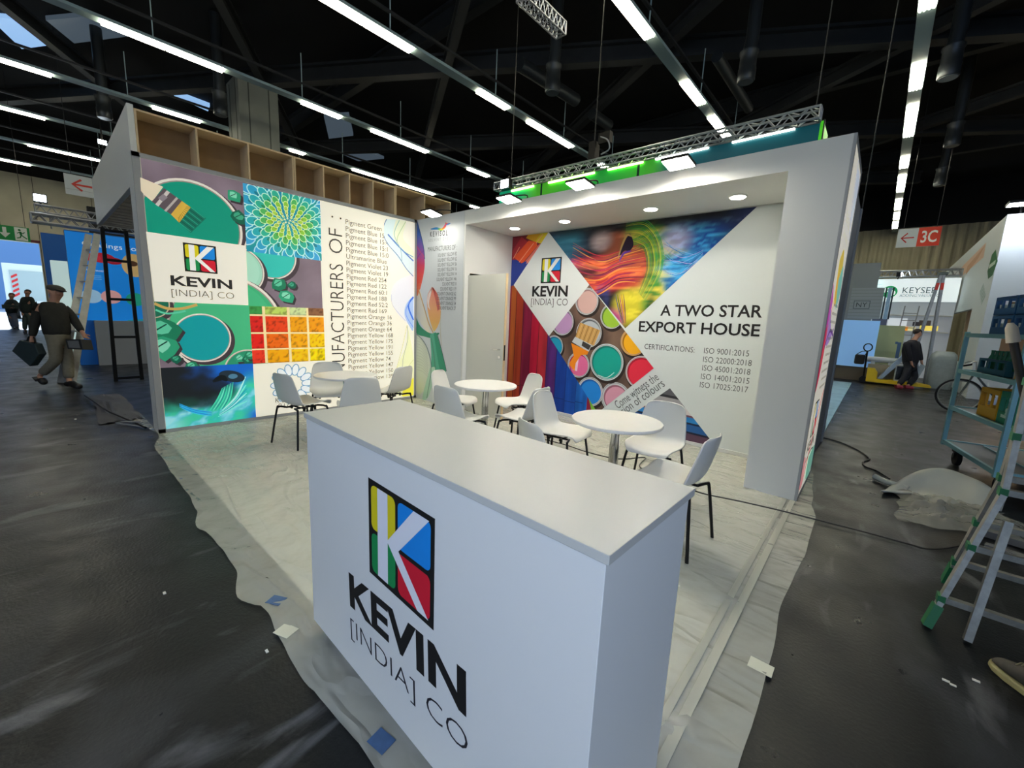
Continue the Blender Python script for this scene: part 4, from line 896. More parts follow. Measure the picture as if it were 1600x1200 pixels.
# ---------------------------------------------------------------- door standing open
dr = thing('cabin_door', 'white cabin door standing open beside the recess', 'door', (1.225, .09, 0), math.radians(-4), None)
g = MB(); g.box((0, -.02, .01), (.83, .02, 2.08)); o = g.build('leaf', M['doorw'], None); o.parent = dr
g = MB(); g.box((.83, -.02, .01), (.836, .02, 2.08)); o = g.build('edge_band', M['ply'], None); o.parent = dr
g = MB(); g.tube([(.76, -.02, 1.03), (.76, -.06, 1.03)], .011, 10); g.tube([(.765, -.06, 1.03), (.64, -.06, 1.03)], .010, 10); o = g.build('lever_handle', M['chrome'], None, True); o.parent = dr
g = MB(); g.lathe((0, 0, 0), [(.022, 0), (.022, .008)], 16)
me = o2 = g.build('key_rose', M['chrome'], None); o2.parent = dr; o2.location = (.76, -.02, .92); o2.rotation_euler = (PI/2, 0, 0)
g = MB(); g.box((.833, -.012, .88), (.840, .012, 1.10)); o = g.build('lock_plate', M['blackmetal'], None); o.parent = dr

# ---------------------------------------------------------------- panel lamps over the fascia
def flood(c, lab, tilt=-6, face='led'):
    t = thing('panel_lamp', lab, 'lamp', c, 0, 'panel lamps along the top edge of the back wall')
    x, y, z = c; R = Matrix.Rotation(math.radians(tilt), 4, 'X')
    T4 = Matrix.Translation(c) @ R
    MB().box((-.12, -.11, 0), (.12, .11, .025), T4).build('lamp_body', M['blackmetal'], t)
    MB().box((-.112, -.102, -.004), (.112, .102, -.0005), T4).build('lamp_face', M[face], t)
    MB().tube(smooth_path([(x, y+.05, z+.03), (x, y+.15, z+.08), (x, .04, 3.05), (x, .05, 3.0)], 4), .008, 8).build('arm', M['blackmetal'], t, True)
    MB().box((x-.025, .032, 2.97), (x+.025, .07, 3.012)).build('clamp', M['blackmetal'], t)
flood((4.40, -.30, 2.93), 'panel lamp nearest the right column above the fascia')
flood((3.36, -.30, 2.92), 'second panel lamp from the right column above the fascia')
flood((2.33, -.30, 2.92), 'panel lamp above the left end of the fascia')
M['ledsoft'] = mat('led_panel_soft', 'ffffff', .4, emit=45, ecol='fff8ea')
flood((.84, -.34, 2.93), 'panel lamp above the grey solvent panel', -10, 'ledsoft')

# ---------------------------------------------------------------- reception counter
ct = thing('reception_counter', 'white reception counter with a large colour K logo on its front', 'counter', (0, 0, 0))
g = MB(); g.box((-.733, -.226, .065), (.718, .225, 1.037)); o = g.build('cabinet', M['whiteboard'], ct, bevel=.0015)
g = MB(); g.box((-.70, -.19, .012), (.69, .19, .065)); g.build('plinth', mat('plinth_grey', '6c6e70', .6), ct)
g = MB(); g.box((-.735, -.2355, 1.038), (.729, .2355, 1.06)); g.build('counter_top', mat('top_laminate', 'c2c2ba', .38), ct, bevel=.0012)
A = Art(.0004)
cu0, cv0, cu1, cv1 = -0.2075, 0.5486, 0.1764, 0.9268
logo(A, (-0.2054, 0.5665), (0.1758, 0.5576), (-0.2065, 0.9281), 'dfe0e4')
A.text('KEVIN', (-0.3635, 0.3478), (0.3315, 0.3814), 0.4808-0.3488, '1c1b1a', .032)
A.text('[INDIA] CO', (-0.3609, 0.2157), (0.3433, 0.2566), .074, '26242a', -.014)
A.build('logo_print', BP, ct, lambda u, v, d: (u, -.2265-d, v))
ct.location = (4.923, -3.3175, 0); ct.rotation_euler = (0, 0, -.016)

# ---------------------------------------------------------------- bistro tables
M['tabletop'] = mat('table_white', 'e6e6e2', .35)
def table(x, y, lab):
    t = thing('bistro_table', lab, 'table', (x, y, .012), 0, 'round bistro tables')
    z0 = .012
    MB().lathe((x, y, z0), [(.345, .706), (.35, .712), (.35, .724), (.346, .729)], 48).build('table_top', M['tabletop'], t, True)
    MB().lathe((x, y, z0), [(.038, .02), (.038, .69), (.10, .695), (.10, .706)], 24).build('column', M['chrome'], t, True)
    MB().lathe((x, y, z0), [(.22, 0), (.22, .008), (.20, .014), (.05, .022)], 36).build('base', M['chrome'], t, True)
table(1.36, -1.94, 'round white table nearest the printed wall')
table(2.76, -1.02, 'round white table in front of the open door')
table(4.53, -1.33, 'round white table nearest the right column')

# ---------------------------------------------------------------- shell chairs
M['shell'] = mat('chair_white_plastic', 'dcdcd6', .42)
def chair_proto():
    t = thing('shell_chair', 'white shell chair', 'chair')
    prof = [(.235, .418, .150), (.228, .432, .180), (.20, .441, .200), (.13, .440, .216), (.05, .433, .222), (-.04, .428, .224), (-.11, .434, .222), (-.155, .455, .217), (-.185, .495, .213), (-.205, .56, .208), (-.228, .64, .197), (-.248, .72, .182), (-.258, .765, .168), (-.263, .788, .145), (-.265, .798, .10)]
    n = 10; vs = []; fs = []
    for i, (y, z, wd) in enumerate(prof):
        back = sst(5, 9, i)
        for k in range(n+1):
            s = -1+2*k/n; x = wd*s; c = s*s
            vs.append((x, y+.035*c*back, z+.036*c*(1-back)*sst(0, 2, i)))
    for i in range(len(prof)-1):
        for k in range(n): fs.append((i*(n+1)+k, i*(n+1)+k+1, (i+1)*(n+1)+k+1, (i+1)*(n+1)+k))
    g = MB(); g.add(vs, fs); o = g.build('seat_shell', M['shell'], t, True)
    md = o.modifiers.new('smooth', 'SUBSURF'); md.levels = 1; md.render_levels = 2
    md = o.modifiers.new('thick', 'SOLIDIFY'); md.thickness = .010; md.offset = -1
    for sx in (-1, 1):
        for sy in (-1, 1):
            top = (sx*.07, sy*.135-.005, .408); kn = (sx*.165, sy*.165-.005, .405)
            pts = smooth_path([top, (sx*.13, sy*.155-.005, .411), kn, (sx*.185, sy*.178-.005, .375), (sx*.235, sy*.225-.005, .0)], 5)
            MB().tube(pts, .011, 8).build('leg', M['blackmetal'], t, True)
    g = MB()
    for sx in (-1, 1): g.tube([(sx*.07, -.145, .408), (sx*.07, .135, .408)], .010, 8)
    for sy in (-.05, .06): g.tube([(-.12, sy, .402), (.12, sy, .402)], .009, 8)
    for sx in (-1, 1):
        for sy in (-.06, .07): g.box((sx*.11-.012, sy-.008, .375), (sx*.11+.012, sy+.008, .415))
    g.build('seat_frame', M['blackmetal'], t, True); return t
proto = chair_proto(); used = []
def chair(x, y, deg, lab):
    o = proto
    if used:
        o = proto.copy(); COL.objects.link(o)
        for ch in proto.children: c = ch.copy(); COL.objects.link(c); c.parent = o
    used.append(o); o.location = (x, y, .012); o.rotation_euler = (0, 0, math.radians(deg)); o['label'] = lab; o['group'] = 'white shell chairs around the bistro tables'
CH = 'white shell chair '
chair(1.31, -2.42, 12, CH+'with its back to the camera left of the counter')
chair(.86, -1.92, -112, CH+'between the printed wall and the first table, facing the counter')
chair(1.80, -2.02, 70, CH+'with grey shaded back between wall table and counter')
chair(1.24, -1.27, 106, CH+'in the corner by the colour veils, right of the wall table')
chair(2.20, -1.00, -68, CH+'in front of the solvent panel, facing the middle table')
chair(2.90, -1.50, 3, CH+'with its back to the counter at the middle table')
chair(2.78, -.46, 160, CH+'before the rainbow planks, right of the open door')
chair(3.28, -.98, 95, CH+'half hidden between the middle table and the rainbow planks')
chair(3.87, -1.12, -84, CH+'turned right, left of the table nearest the column')
chair(4.36, -1.90, -22, CH+'of which only a slanted back rises over the counter edge')
chair(4.66, -.84, 186, CH+'facing the counter, before the folded cloth picture')
chair(5.05, -1.45, 88, CH+'seen sideways right of the last table')

# things on the booth floor
def cable(name, lab, pts, r, m, cat='cable'):
    return tag(MB().tube(smooth_path(pts, 6), r, 6).build(name, m, None, True), lab, cat)
M['cable'] = mat('black_cable', '1c1d1e', .5)
zc = .03
cable('power_cable', 'thin black cable running from under the tables past the column onto the dark floor',
      [(2.8978, -0.3210, 0.0300), (3.3481, -0.2716, 0.0300), (3.7185, -0.3033, 0.0300), (4.0546, -0.2375, 0.0300), (4.2342, 0.0290, 0.0300), (4.3265, -0.3044, 0.0300), (4.7036, -0.4310, 0.0300), (4.9867, -0.5024, 0.0300), (5.3026, -0.4252, 0.0300), (5.5959, -0.3681, 0.0300), (5.8260, -0.3148, 0.0200), (6.0977, -0.2723, 0.0150), (6.3454, -0.2504, 0.0120), (6.4279, -0.2484, 0.0120), (6.5317, -0.1416, 0.0120), (6.6610, 0.0511, 0.0120), (6.8383, 0.2219, 0.0120)], .006, M['cable'])
cable('power_cable', 'black cable curling over the dark aisle from the column side to the foam sheet',
      [(5.5646, 2.9094, 0.0120), (5.7634, 2.8211, 0.0120), (5.9619, 2.5518, 0.0120), (6.0736, 2.2731, 0.0120), (6.0936, 2.1252, 0.0120), (6.0451, 1.9398, 0.0120), (6.0660, 1.7473, 0.0120), (6.1643, 1.6549, 0.0120), (6.2656, 1.4478, 0.0120)], .009, M['cable'])
t = thing('waste_bin', 'black round bin peeking out behind the counter end', 'bin', (5.40, -2.80, .012))
MB().lathe((5.40, -2.80, .014), [(.10, 0), (.115, .01), (.135, .27), (.14, .28)], 28).build('bin_body', M['blackmetal'], t, True)
MB().lathe((5.40, -2.80, .014), [(.117, .012), (.12, .02), (.121, .03), (.117, .035)], 28).build('foot_ring', M['chrome'], t, True)

# ---------------------------------------------------------------- neighbour stand behind the booth: truss and green lit canopy
truss('lighting_truss', 'long lattice truss above the green canopy behind the fascia', 'truss', (-.15, 2.01, 4.025), (5.10, 2.01, 4.0), .13, 24, .016, None, .13)
cb = thing('green_canopy', 'glowing green and teal glass canopy hanging under the long truss', 'canopy', (2.5, 2.1, 3.3))
GP = print_mat('canopy_glow', .30, .25)
MB().box((-.15, 2.11, 3.2), (5.14, 2.16, 3.97)).build('rear_panel', M['blackmetal'], cb)
A = Art()
def can_col(u, v):
    x = -.15+5.25*u; g = mixc(lin('22a03c'), lin('4fb02a'), .5+.5*math.sin(x*2.2)); c = mixc(g, lin('16505a'), sst(3.0, 3.35, x)); c = mixc(lin('18b080'), c, sst(.2, .9, x))
    return c
A.raster([(0, 0), (5.25, 0), (5.25, .76), (0, .76)], .08, can_col)
for x in (1.05, 2.95): A.poly([(x, 0), (x+.04, 0), (x+.04, .76), (x, .76)], '0d2a22')
A.build('front_panel', GP, cb, lambda u, v, d: (u-.15, 2.105-d, 3.2+v))
MB().box((5.10, 2.10, 3.2), (5.13, 2.6, 3.95)).build('end_panel', mat('lime_glass', '4ac81c', .3, emit=.35), cb)
for i, (xa, xb) in enumerate(((.2, .75), (1.10, 2.05), (2.3, 2.9), (3.1, 3.85), (4.15, 4.85))):
    MB().tube([(xa, 2.08, 3.925), (xb, 2.08, 3.925)], .018, 8).build('light_bar', mat('bar_glow', 'f0ffd0', .4, emit=5, ecol=('c8ff80' if i < 3 else 'f4fff4')), cb, True)
t = thing('spotlight', 'bright white floodlight at the left end of the long truss', 'lamp', (.22, 1.9, 4.0))
MB().box((.12, 1.84, 3.90), (.34, 1.94, 4.08)).build('lamp_body', M['blackmetal'], t); MB().box((.14, 1.828, 3.92), (.32, 1.838, 4.06)).build('lamp_face', M['spot'], t); MB().bar((.23, 1.9, 4.08), (.23, 1.98, 4.16), .03, .03).build('bracket', M['blackmetal'], t)
t = thing('chain_hoist', 'dark chain hoist and cable loop on the middle of the long truss', 'hoist', (2.05, 2.0, 4.1))
MB().box((2.0, 1.93, 4.1), (2.12, 2.07, 4.36)).box((2.16, 1.95, 4.3), (2.36, 2.05, 4.46)).build('hoist_body', M['blackmetal'], t)
MB().tube(smooth_path([(2.2, 1.95, 4.4), (2.36, 1.9, 4.3), (2.4, 1.9, 4.16), (2.25, 1.92, 4.12)], 5), .012, 6).build('cable_loop', mat('grey_cable', '8a8d92', .5), t, True)
MB().tube([(2.06, 2.0, 4.36), (2.06, 2.0, 9.3)], .010, 5).build('chain', M['wire'], t)
for i, (x, lab) in enumerate(((.25, 'thin steel suspension wire above the floodlight end of the long truss'), (5.05, 'thin steel suspension wire at the right end of the long truss'), (5.6, 'thin steel suspension wire to the right of the long truss'))):
    y = (2.0, 2.0, 2.6)[i]; tag(MB().tube([(x, y, 4.08 if i < 2 else 3.02), (x, y, 9.4)], .007, 5).build('suspension_wire', M['wire']), lab, 'wire', 'suspension wires from the ceiling')
g = MB(); g.box((-.35, 2.65, 0), (5.60, 2.75, 3.02)); g.box((5.5, 1.1, 0), (5.58, 2.65, 3.02)); tag(g.build('neighbour_wall', mat('neighbour_grey', '8f9192', .6)), 'grey rear wall of the neighbouring stand behind the right column', 'partition')
g = MB(); g.box((4.0, 2.76, 0), (5.57, 11.4, .02)); tag(g.build('stand_carpet', mat('film_carpet', 'a9cfe0', .25, noise_amt=.2, nscale=3, bump=.5)), 'film-covered pale blue stand floor along the right aisle', 'carpet')

# ---------------------------------------------------------------- left aisle
bs = thing('blue_stand', 'bright blue exhibition stand lettered Coatings Sol beside the ladders', 'stand', (-7.3, -3, 0))
BLU = print_mat('blue_print', .25)
MB().box((-7.5, -3.78, 0), (-7.25, -.5, 2.9)).build('wall_panel', mat('stand_blue', '1272d0', .5), bs)
MB().box((-7.28, -3.50, 0), (-7.05, -.5, 1.0)).build('plinth_counter', mat('plinth_pale', '8d9298', .5), bs)
MB().box((-9.7, -4.10, 0), (-9.5, -1, 3.0)).build('rear_panel', mat('stand_dark_blue', '0e5aa8', .5), bs)
A = Art(.001)
A.poly([(0, 0), (3.2, 0), (3.2, 1.88), (0, 1.88)], '1584e0')
A.text('Coatings Sol', (0.2427, 1.611), (1.158, 1.611), .10, 'e4f0fa', 0)
for c, r, col in (((0.5397, 1.3866), .20, 'b01f34'), ((0.3678, 1.3778), .15, 'c02a3c'), ((0.7223, 1.3403), .14, '9a1a30')): A.disc(c, r, col, ry=r*.55)
A.disc((1.0637, 1.2818), .22, 'c8a870', ry=.26); A.disc((1.0336, 1.3216), .09, '4a3020', ry=.06)
A.line('Automotive', (0.2432, 1.0763), .05, 'd0e4f4', 0)
for ya in (0, .035, .07): A.poly([(0.2547, 0.9818-ya), (0.4873, 0.9912-ya), (0.4873, 0.9771-ya), (0.2547, 0.9679-ya)], '6ab0e8', lift=0)
for c, col in (((0.2951, 0.5284), '9cc4e4'), ((0.6142, 0.5347), 'd8a0a0'), ((1.0254, 0.5016), '1f9a80')): A.disc(c, .17, col, ry=.15)
A.poly([(0.8536, 0.0194), (1.2209, 0.0584), (1.1978, -0.2487), (0.6594, -0.2204)], '1a90a8'); A.build('printed_face', BLU, bs, lambda u, v, d: (-7.249+d, -3.78+u, 1.0+v))
MB().box((-8.7, -4.02, 0), (-8.3, -3.72, 2.3)).build('showcase', mat('showcase_white', 'cfe0d8', .4, emit=.35, ecol='d4efe8'), bs)
t = truss('stand_truss', 'upper thin truss above the blue stand', 'truss', (-7.45, -4.15, 3.28), (-7.45, -2.2, 3.28), .14, 12, .014)
for y in (-3.95, -3.2, -2.4): MB().tube([(-7.45, y, 3.22), (-7.42, y, 2.9)], .015, 6).build('truss_post', M['trussalu'], t)
truss('stand_truss', 'lower thick truss along the top of the blue stand', 'truss', (-7.3, -4.22, 3.06), (-7.3, -1.0, 3.06), .24, 14, .025, None, .16)
def spot(c, lab, sz=.2):
    t = thing('spotlight', lab, 'lamp', c); x, y, z = c
    MB().box((x-.12, y-sz, z-.06), (x, y+sz, z+.1)).build('lamp_body', M['blackmetal'], t); MB().box((x+.002, y-sz*.85, z-.05), (x+.01, y+sz*.85, z+.08)).build('lamp_face', M['spot'], t)
    MB().bar((x-.06, y, z-.06), (x-.06, y, z-.14 if z < 4 else z-.2), .03, .03).build('bracket', M['blackmetal'], t); return t
spot((-7.40, -4.06, 3.47), 'glaring floodlight on the thin truss over the blue stand', .1)
tag(MB().box((-15.2, -2.9, 0), (-15.0, 2, 4.6)).build('stand_tower', M['blackmetal']), 'dark stand tower hidden behind the header wall', 'stand')
t = spot(((-14.2000, -2.4011, 6.5898)), 'small white floodlight at the left edge of the header wall', .12)
MB().tube([(-14.26, t.location.y, t.location.z), (-14.26, t.location.y, 9.52)], .02, 6).build('drop_pipe', M['blackmetal'], t)
# black standing frame under the header
t = thing('black_frame', 'black ladder-like steel frame standing under the left end of the header', 'frame', (-4.5, -3.3, 0))
P1, P2, Q1, Q2 = Vector((-4.42, -3.46, 0)), Vector((-4.42, -3.10, 0)), Vector((-4.35, -3.42, 2.71)), Vector((-4.35, -3.12, 2.71))
for a, b in ((P1, Q1), (P2, Q2)): MB().bar(a, b, .055, .055).build('upright', M['blackmetal'], t)
for k in (.02, .30, .55, .80, .985): MB().bar(P1.lerp(Q1, k), P2.lerp(Q2, k), .045, .045).build('rung', M['blackmetal'], t)
# aluminium ladder behind
def ladder_side(t, a, b, c, d, n, m, wd=.06, th=.025, rung=.03):
    a, b, c, d = map(Vector, (a, b, c, d))
    MB().bar(a, b, th, wd, (0, 1, 0)).build('stile', m, t); MB().bar(c, d, th, wd, (0, 1, 0)).build('stile', m, t)
    for k in range(1, n+1): MB().tube([a.lerp(b, k/(n+1)), c.lerp(d, k/(n+1))], rung/2, 8).build('rung', m, t, True)
t = thing('aluminium_ladder', 'grey aluminium ladder leaning behind the black frame', 'ladder', (-4.9, -3.7, 0))
ladder_side(t, (-4.35, -4.02, 0), (-5.3, -3.42, 2.68), (-4.65, -4.14, 0), (-5.55, -3.52, 2.68), 8, M['alu'], .10, .04)
# dark sheet on the floor
V = []; F = []; nx, ny = 26, 12
for i in range(nx+1):
    for j in range(ny+1):
        u, v = i/nx, j/ny; p = Vector((-2.95+2.1*u, -3.86+.30*v+.12*u*(v-.5), 0))
        V.append((p.x+.03*noise.noise((u*4, v*3, 2)), p.y+.04*noise.noise((u*5, v*2, 7)), .012+.035*abs(noise.noise((u*3, v*6, 1)))))
F = [(i*(ny+1)+j, (i+1)*(ny+1)+j, (i+1)*(ny+1)+j+1, i*(ny+1)+j+1) for i in range(nx) for j in range(ny)]
tag(MB().add(V, F).build('floor_sheet', mat('dark_sheet', '4d4c52', .6, noise_amt=.25, nscale=5), None, True), 'crumpled dark grey sheet on the floor under the header', 'sheet')
cable('power_cable', 'black cable along the dark sheet left of the printed wall', [(-2.9, -3.93, .03), (-2.2, -3.88, .06), (-1.4, -3.80, .06), (-.7, -3.66, .05), (-.32, -3.56, .02)], .012, M['cable'])
cable('lamp_cord', 'pale cord loop at the foot of the printed wall', [(-.30, -3.60, .10), (-.5, -3.70, .08), (-.72, -3.78, .03), (-.62, -3.70, .02), (-.3, -3.53, .02)], .008, mat('pale_cord', '9a9a98', .5))
# lorry outside the gate
t = thing('lorry', 'white lorry with open lit rear standing in the gate', 'lorry', (-33, -5, 0))
MB().box((-36, -5.6, 1.0), (-33.2, -3.2, 3.3)).build('cargo_body', mat('lorry_white', 'd8e4ea', .4), t)
MB().box((-33.2, -5.35, 1.15), (-33.15, -3.45, 2.9)).build('rear_door', mat('lorry_grey', 'a8bcc8', .5), t)
A = Art(.003)
for k in range(6): A.poly([(.05+.0, .1+.28*k), (.3, .28+.28*k), (.3, .42+.28*k), (.05, .24+.28*k)], 'd0303a', clip=[(.05, .1), (.3, .1), (.3, 1.5), (.05, 1.5)], lift=0)
A.build('warning_stripes', SIGNP, t, lambda u, v, d: (-33.14+d, -5.35+u, 1.2+v))
MB().box((-36, -5.5, .5), (-33.2, -3.3, 1.0)).build('chassis', M['blackmetal'], t)
for y in (-5.3, -3.6):
    for x in (-35.2, -34.0): MB().tube([(x, y-.14, .5), (x, y+.14, .5)], .5, 18).build('wheel', M['blackmetal'], t, True)
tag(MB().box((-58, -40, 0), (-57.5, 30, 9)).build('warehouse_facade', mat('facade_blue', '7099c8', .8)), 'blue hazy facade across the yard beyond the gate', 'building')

# ---------------------------------------------------------------- right aisle: far stands
M['standgrey'] = mat('stand_grey', '7b8388', .6)
t = thing('grey_stand', 'grey stand wall with framed letters behind the pale blue board', 'stand', (5.4, 12.9, 0))
MB().box((3.8, 12.9, .0), (5.723, 13.0, 3.62)).build('wall_panel', M['standgrey'], t); MB().box((4.4, 12.6, 0), (6.083, 12.9, .42)).build('base', mat('base_brown', '5f584c', .7), t)
A = Art(.002); A.poly([(0, 0), (.78, 0), (.78, .95), (0, .95)], '8b959b')
for k in range(9): A.poly([(0, .08+.1*k), (.78, .08+.1*k), (.78, .09+.1*k), (0, .09+.1*k)], '6d777d', lift=0)
A.up(); A.poly([(.80, 0), (.84, 0), (.84, .95), (.80, .95)], '27313a', lift=0); A.poly([(.86, 0), (.95, 0), (.95, .95), (.86, .95)], '8fb0d0', lift=0); A.poly([(.96, 0), (1.0, 0), (1.0, .95), (.96, .95)], '27313a')
A.poly([(.1, .30), (.50, .30), (.50, .56), (.1, .56)], '59636a'); A.poly([(.12, .32), (.48, .32), (.48, .54), (.12, .54)], '8b959b'); A.text('NY', (.17, .36), (.43, .36), .14, '3b444a', 0)
A.build('framed_sign', BP, t, lambda u, v, d: (5.13+u, 12.895-d, 1.92+v))
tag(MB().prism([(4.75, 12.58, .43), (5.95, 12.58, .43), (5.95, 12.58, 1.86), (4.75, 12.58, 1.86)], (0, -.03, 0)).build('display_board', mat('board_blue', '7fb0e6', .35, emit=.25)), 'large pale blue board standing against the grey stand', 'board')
# the stand with the lit name board
t = thing('keyser_stand', 'far stand with a lit white name board and truss', 'stand', (6.5, 16, 0))
KS = print_mat('nameboard_print', .55)
MB().box((5.66, 16.05, 0), (7.75, 16.2, 2.62)).build('rear_wall', mat('shelf_white', 'c4ccd6', .5, emit=.12), t)
MB().box((5.66, 16.0, 2.62), (7.75, 16.1, 3.42)).build('name_board', M['white'], t)
A = Art(.004); A.poly([(0, 0), (2.09, 0), (2.09, .8), (0, .8)], 'dfe9ea')
kc = (6.0389, 2.9702); A.disc((kc[0]-5.66, kc[1]-2.62), .21, '1f8a52'); A.disc((kc[0]-5.60, kc[1]-2.66), .10, 'e4f0ea'); A.line('K', (kc[0]-5.80, kc[1]-2.64), .16, 'e4f0ea', .02); A.up()
for k in range(5): A.poly([(.02, .2+.1*k), (.18, .22+.1*k), (.18, .23+.1*k), (.02, .21+.1*k)], '7d8a90', lift=0)
A.up(); ka, kb2 = (6.3758, 2.9685), (7.3258, 2.9848); A.text('KEYSER', (ka[0]-5.66, ka[1]-2.62-.05), (kb2[0]-5.66-.08, ka[1]-2.62-.05), .20, '2c3a40', 0)
A.text('ADDING VALUE TO', (ka[0]-5.66-.06, .17), (kb2[0]-5.66, .17), .10, '5a666c', 0); A.build('name_print', KS, t, lambda u, v, d: (5.66+u, 15.995-d, 2.62+v))
A = Art(.004)
for x0, z0, x1, z1, c in ((0, 1.55, .42, 1.82, '3a3f50'), (0, 1.42, .2, 1.55, '9a2f50'), (.2, 1.42, .42, 1.55, '6a5a70'), (.44, 1.55, .95, 1.85, 'c8ced4'), (.44, 1.42, .62, 1.56, 'd8b030'), (.62, 1.42, .8, 1.56, 'c83a28'), (.8, 1.42, 1.0, 1.56, 'e08a20'), (1.0, 1.42, 1.2, 1.56, 'c8c090'), (1.1, 1.6, 1.3, 1.74, '2b2b30'), (1.3, 1.45, 1.75, 1.62, 'e8d060'), (1.25, 1.62, 1.55, 1.8, '3a3430')):
    A.poly([(x0, z0), (x1, z0), (x1, z1), (x0, z1)], c, lift=0)
A.up(); A.build('posters', KS, t, lambda u, v, d: (5.70+u, 16.045-d, v+.20))
for z in (2.14, 1.58): MB().box((5.68, 15.9, z), (7.7, 16.05, z+.03)).build('shelf', M['white'], t)
MB().box((5.60, 15.7, 0), (5.66, 16.0, 3.4)).build('lit_post', mat('lit_post', 'b8f0ea', .4, emit=.8), t)
truss('stand_truss', 'bright truss above the lit white name board', 'truss', (5.65, 15.9, 3.58), (7.72, 15.9, 3.58), .2, 12, .025, None, .2)
spot((6.25, 15.75, 3.52), 'tiny floodlight under the bright truss over the name board', .06).rotation_euler = (0, 0, 0)
tag(MB().prism([(5.78, 13.6, .93), (6.58, 13.6, .93), (6.56, 13.75, 1.75), (5.92, 13.75, 1.75)], (0, .05, 0)).box((5.78, 13.6, 0), (6.58, 14.0, .93)).build('leaning_board', mat('pale_green_board', 'b8c496', .6)), 'pale green board leaning upright behind the pallet truck', 'board')

M['standled'] = mat('stand_led', 'ffffff', .4, emit=40, ecol='eef4ff')
# white stand at the right edge
t = thing('white_stand', 'white stand at the right edge with green hexagon and window opening', 'stand', (8.5, 14, 0))
WS = mat('stand_white_paint', 'ccd6dc', .55)
g = MB()
g.box((7.8, 10.76, 2.28), (7.9, 22.5, 4.33)); g.box((7.8, 18.6, 0), (7.9, 22.5, 2.28)); g.box((7.8, 10.76, 0), (7.9, 12.9, 2.28)); g.box((7.8, 12.9, 0), (7.9, 18.6, .75)); g.build('side_wall', WS, t)
g = MB(); g.box((7.9, 10.76, 2.35), (14, 10.86, 4.33)); g.box((7.9, 10.76, 0), (8.15, 10.86, 2.35)); g.box((8.15, 10.76, 0), (14, 10.86, .9)); g.build('front_wall', WS, t)
MB().box((7.95, 15.0, 0), (14, 15.1, 4.2)).build('inner_wall', mat('inner_brown', '8a7a68', .7), t)
MB().box((8.5, 12.0, 2.5), (9.6, 12.5, 2.54)).build('ceiling_lamp', mat('warm_lamp', 'ffe0a8', .4, emit=9, ecol='ffd9a0'), t)
A = Art(.004)
hx = [(11.2666, 3.6217), (10.6666, 3.2760), (10.9138, 2.9815), (11.4086, 2.9390), (11.7541, 3.1612), (11.6468, 3.5535)]; A.poly(hx, '2a6a3e')
A.stroke([(11.6200, 3.2558), (10.8953, 3.2899)], .10, 'c8d8cc')
A.poly([(12.9972, 4.0568), (12.8736, 3.6534), (17.0927, 3.5204), (17.8663, 3.8204), (16.7944, 3.9169)], 'd8b8a4'); A.poly([(13.0096, 3.9917), (13.8497, 3.7285), (15.7325, 3.4694), (15.7390, 3.7516)], 'c89a7c')
A.disc((18.7533, 3.1845), .30, '4a6aa8', ry=.42)
for ya in (0, .3, .6, .9, 1.2): A.poly([(12.2-ya*.5, 2.7-ya*.25), (11.9-ya*.5, 2.9-ya*.25), (11.85-ya*.5, 2.8-ya*.25), (12.15-ya*.5, 2.6-ya*.25)], '9ab4b4', lift=0)
A.up(); A.build('printed_face', BP, t, lambda u, v, d: (7.798-d, u, v))

lp = Vector((7.9947, 10.2500, 4.4290)); t = thing('panel_lamp', 'panel lamp over the front of the white stand at the right edge', 'lamp', lp)
MB().box((lp.x-.3, lp.y-.2, lp.z), (lp.x+.3, lp.y+.2, lp.z+.05)).build('lamp_body', M['blackmetal'], t); MB().box((lp.x-.28, lp.y-.18, lp.z-.008), (lp.x+.28, lp.y+.18, lp.z-.001)).build('lamp_face', M['standled'], t)
MB().tube([(lp.x, lp.y+.1, lp.z+.04), (lp.x, 10.8, lp.z+.04), (lp.x, 10.8, 4.32)], .02, 6).build('arm', M['blackmetal'], t)

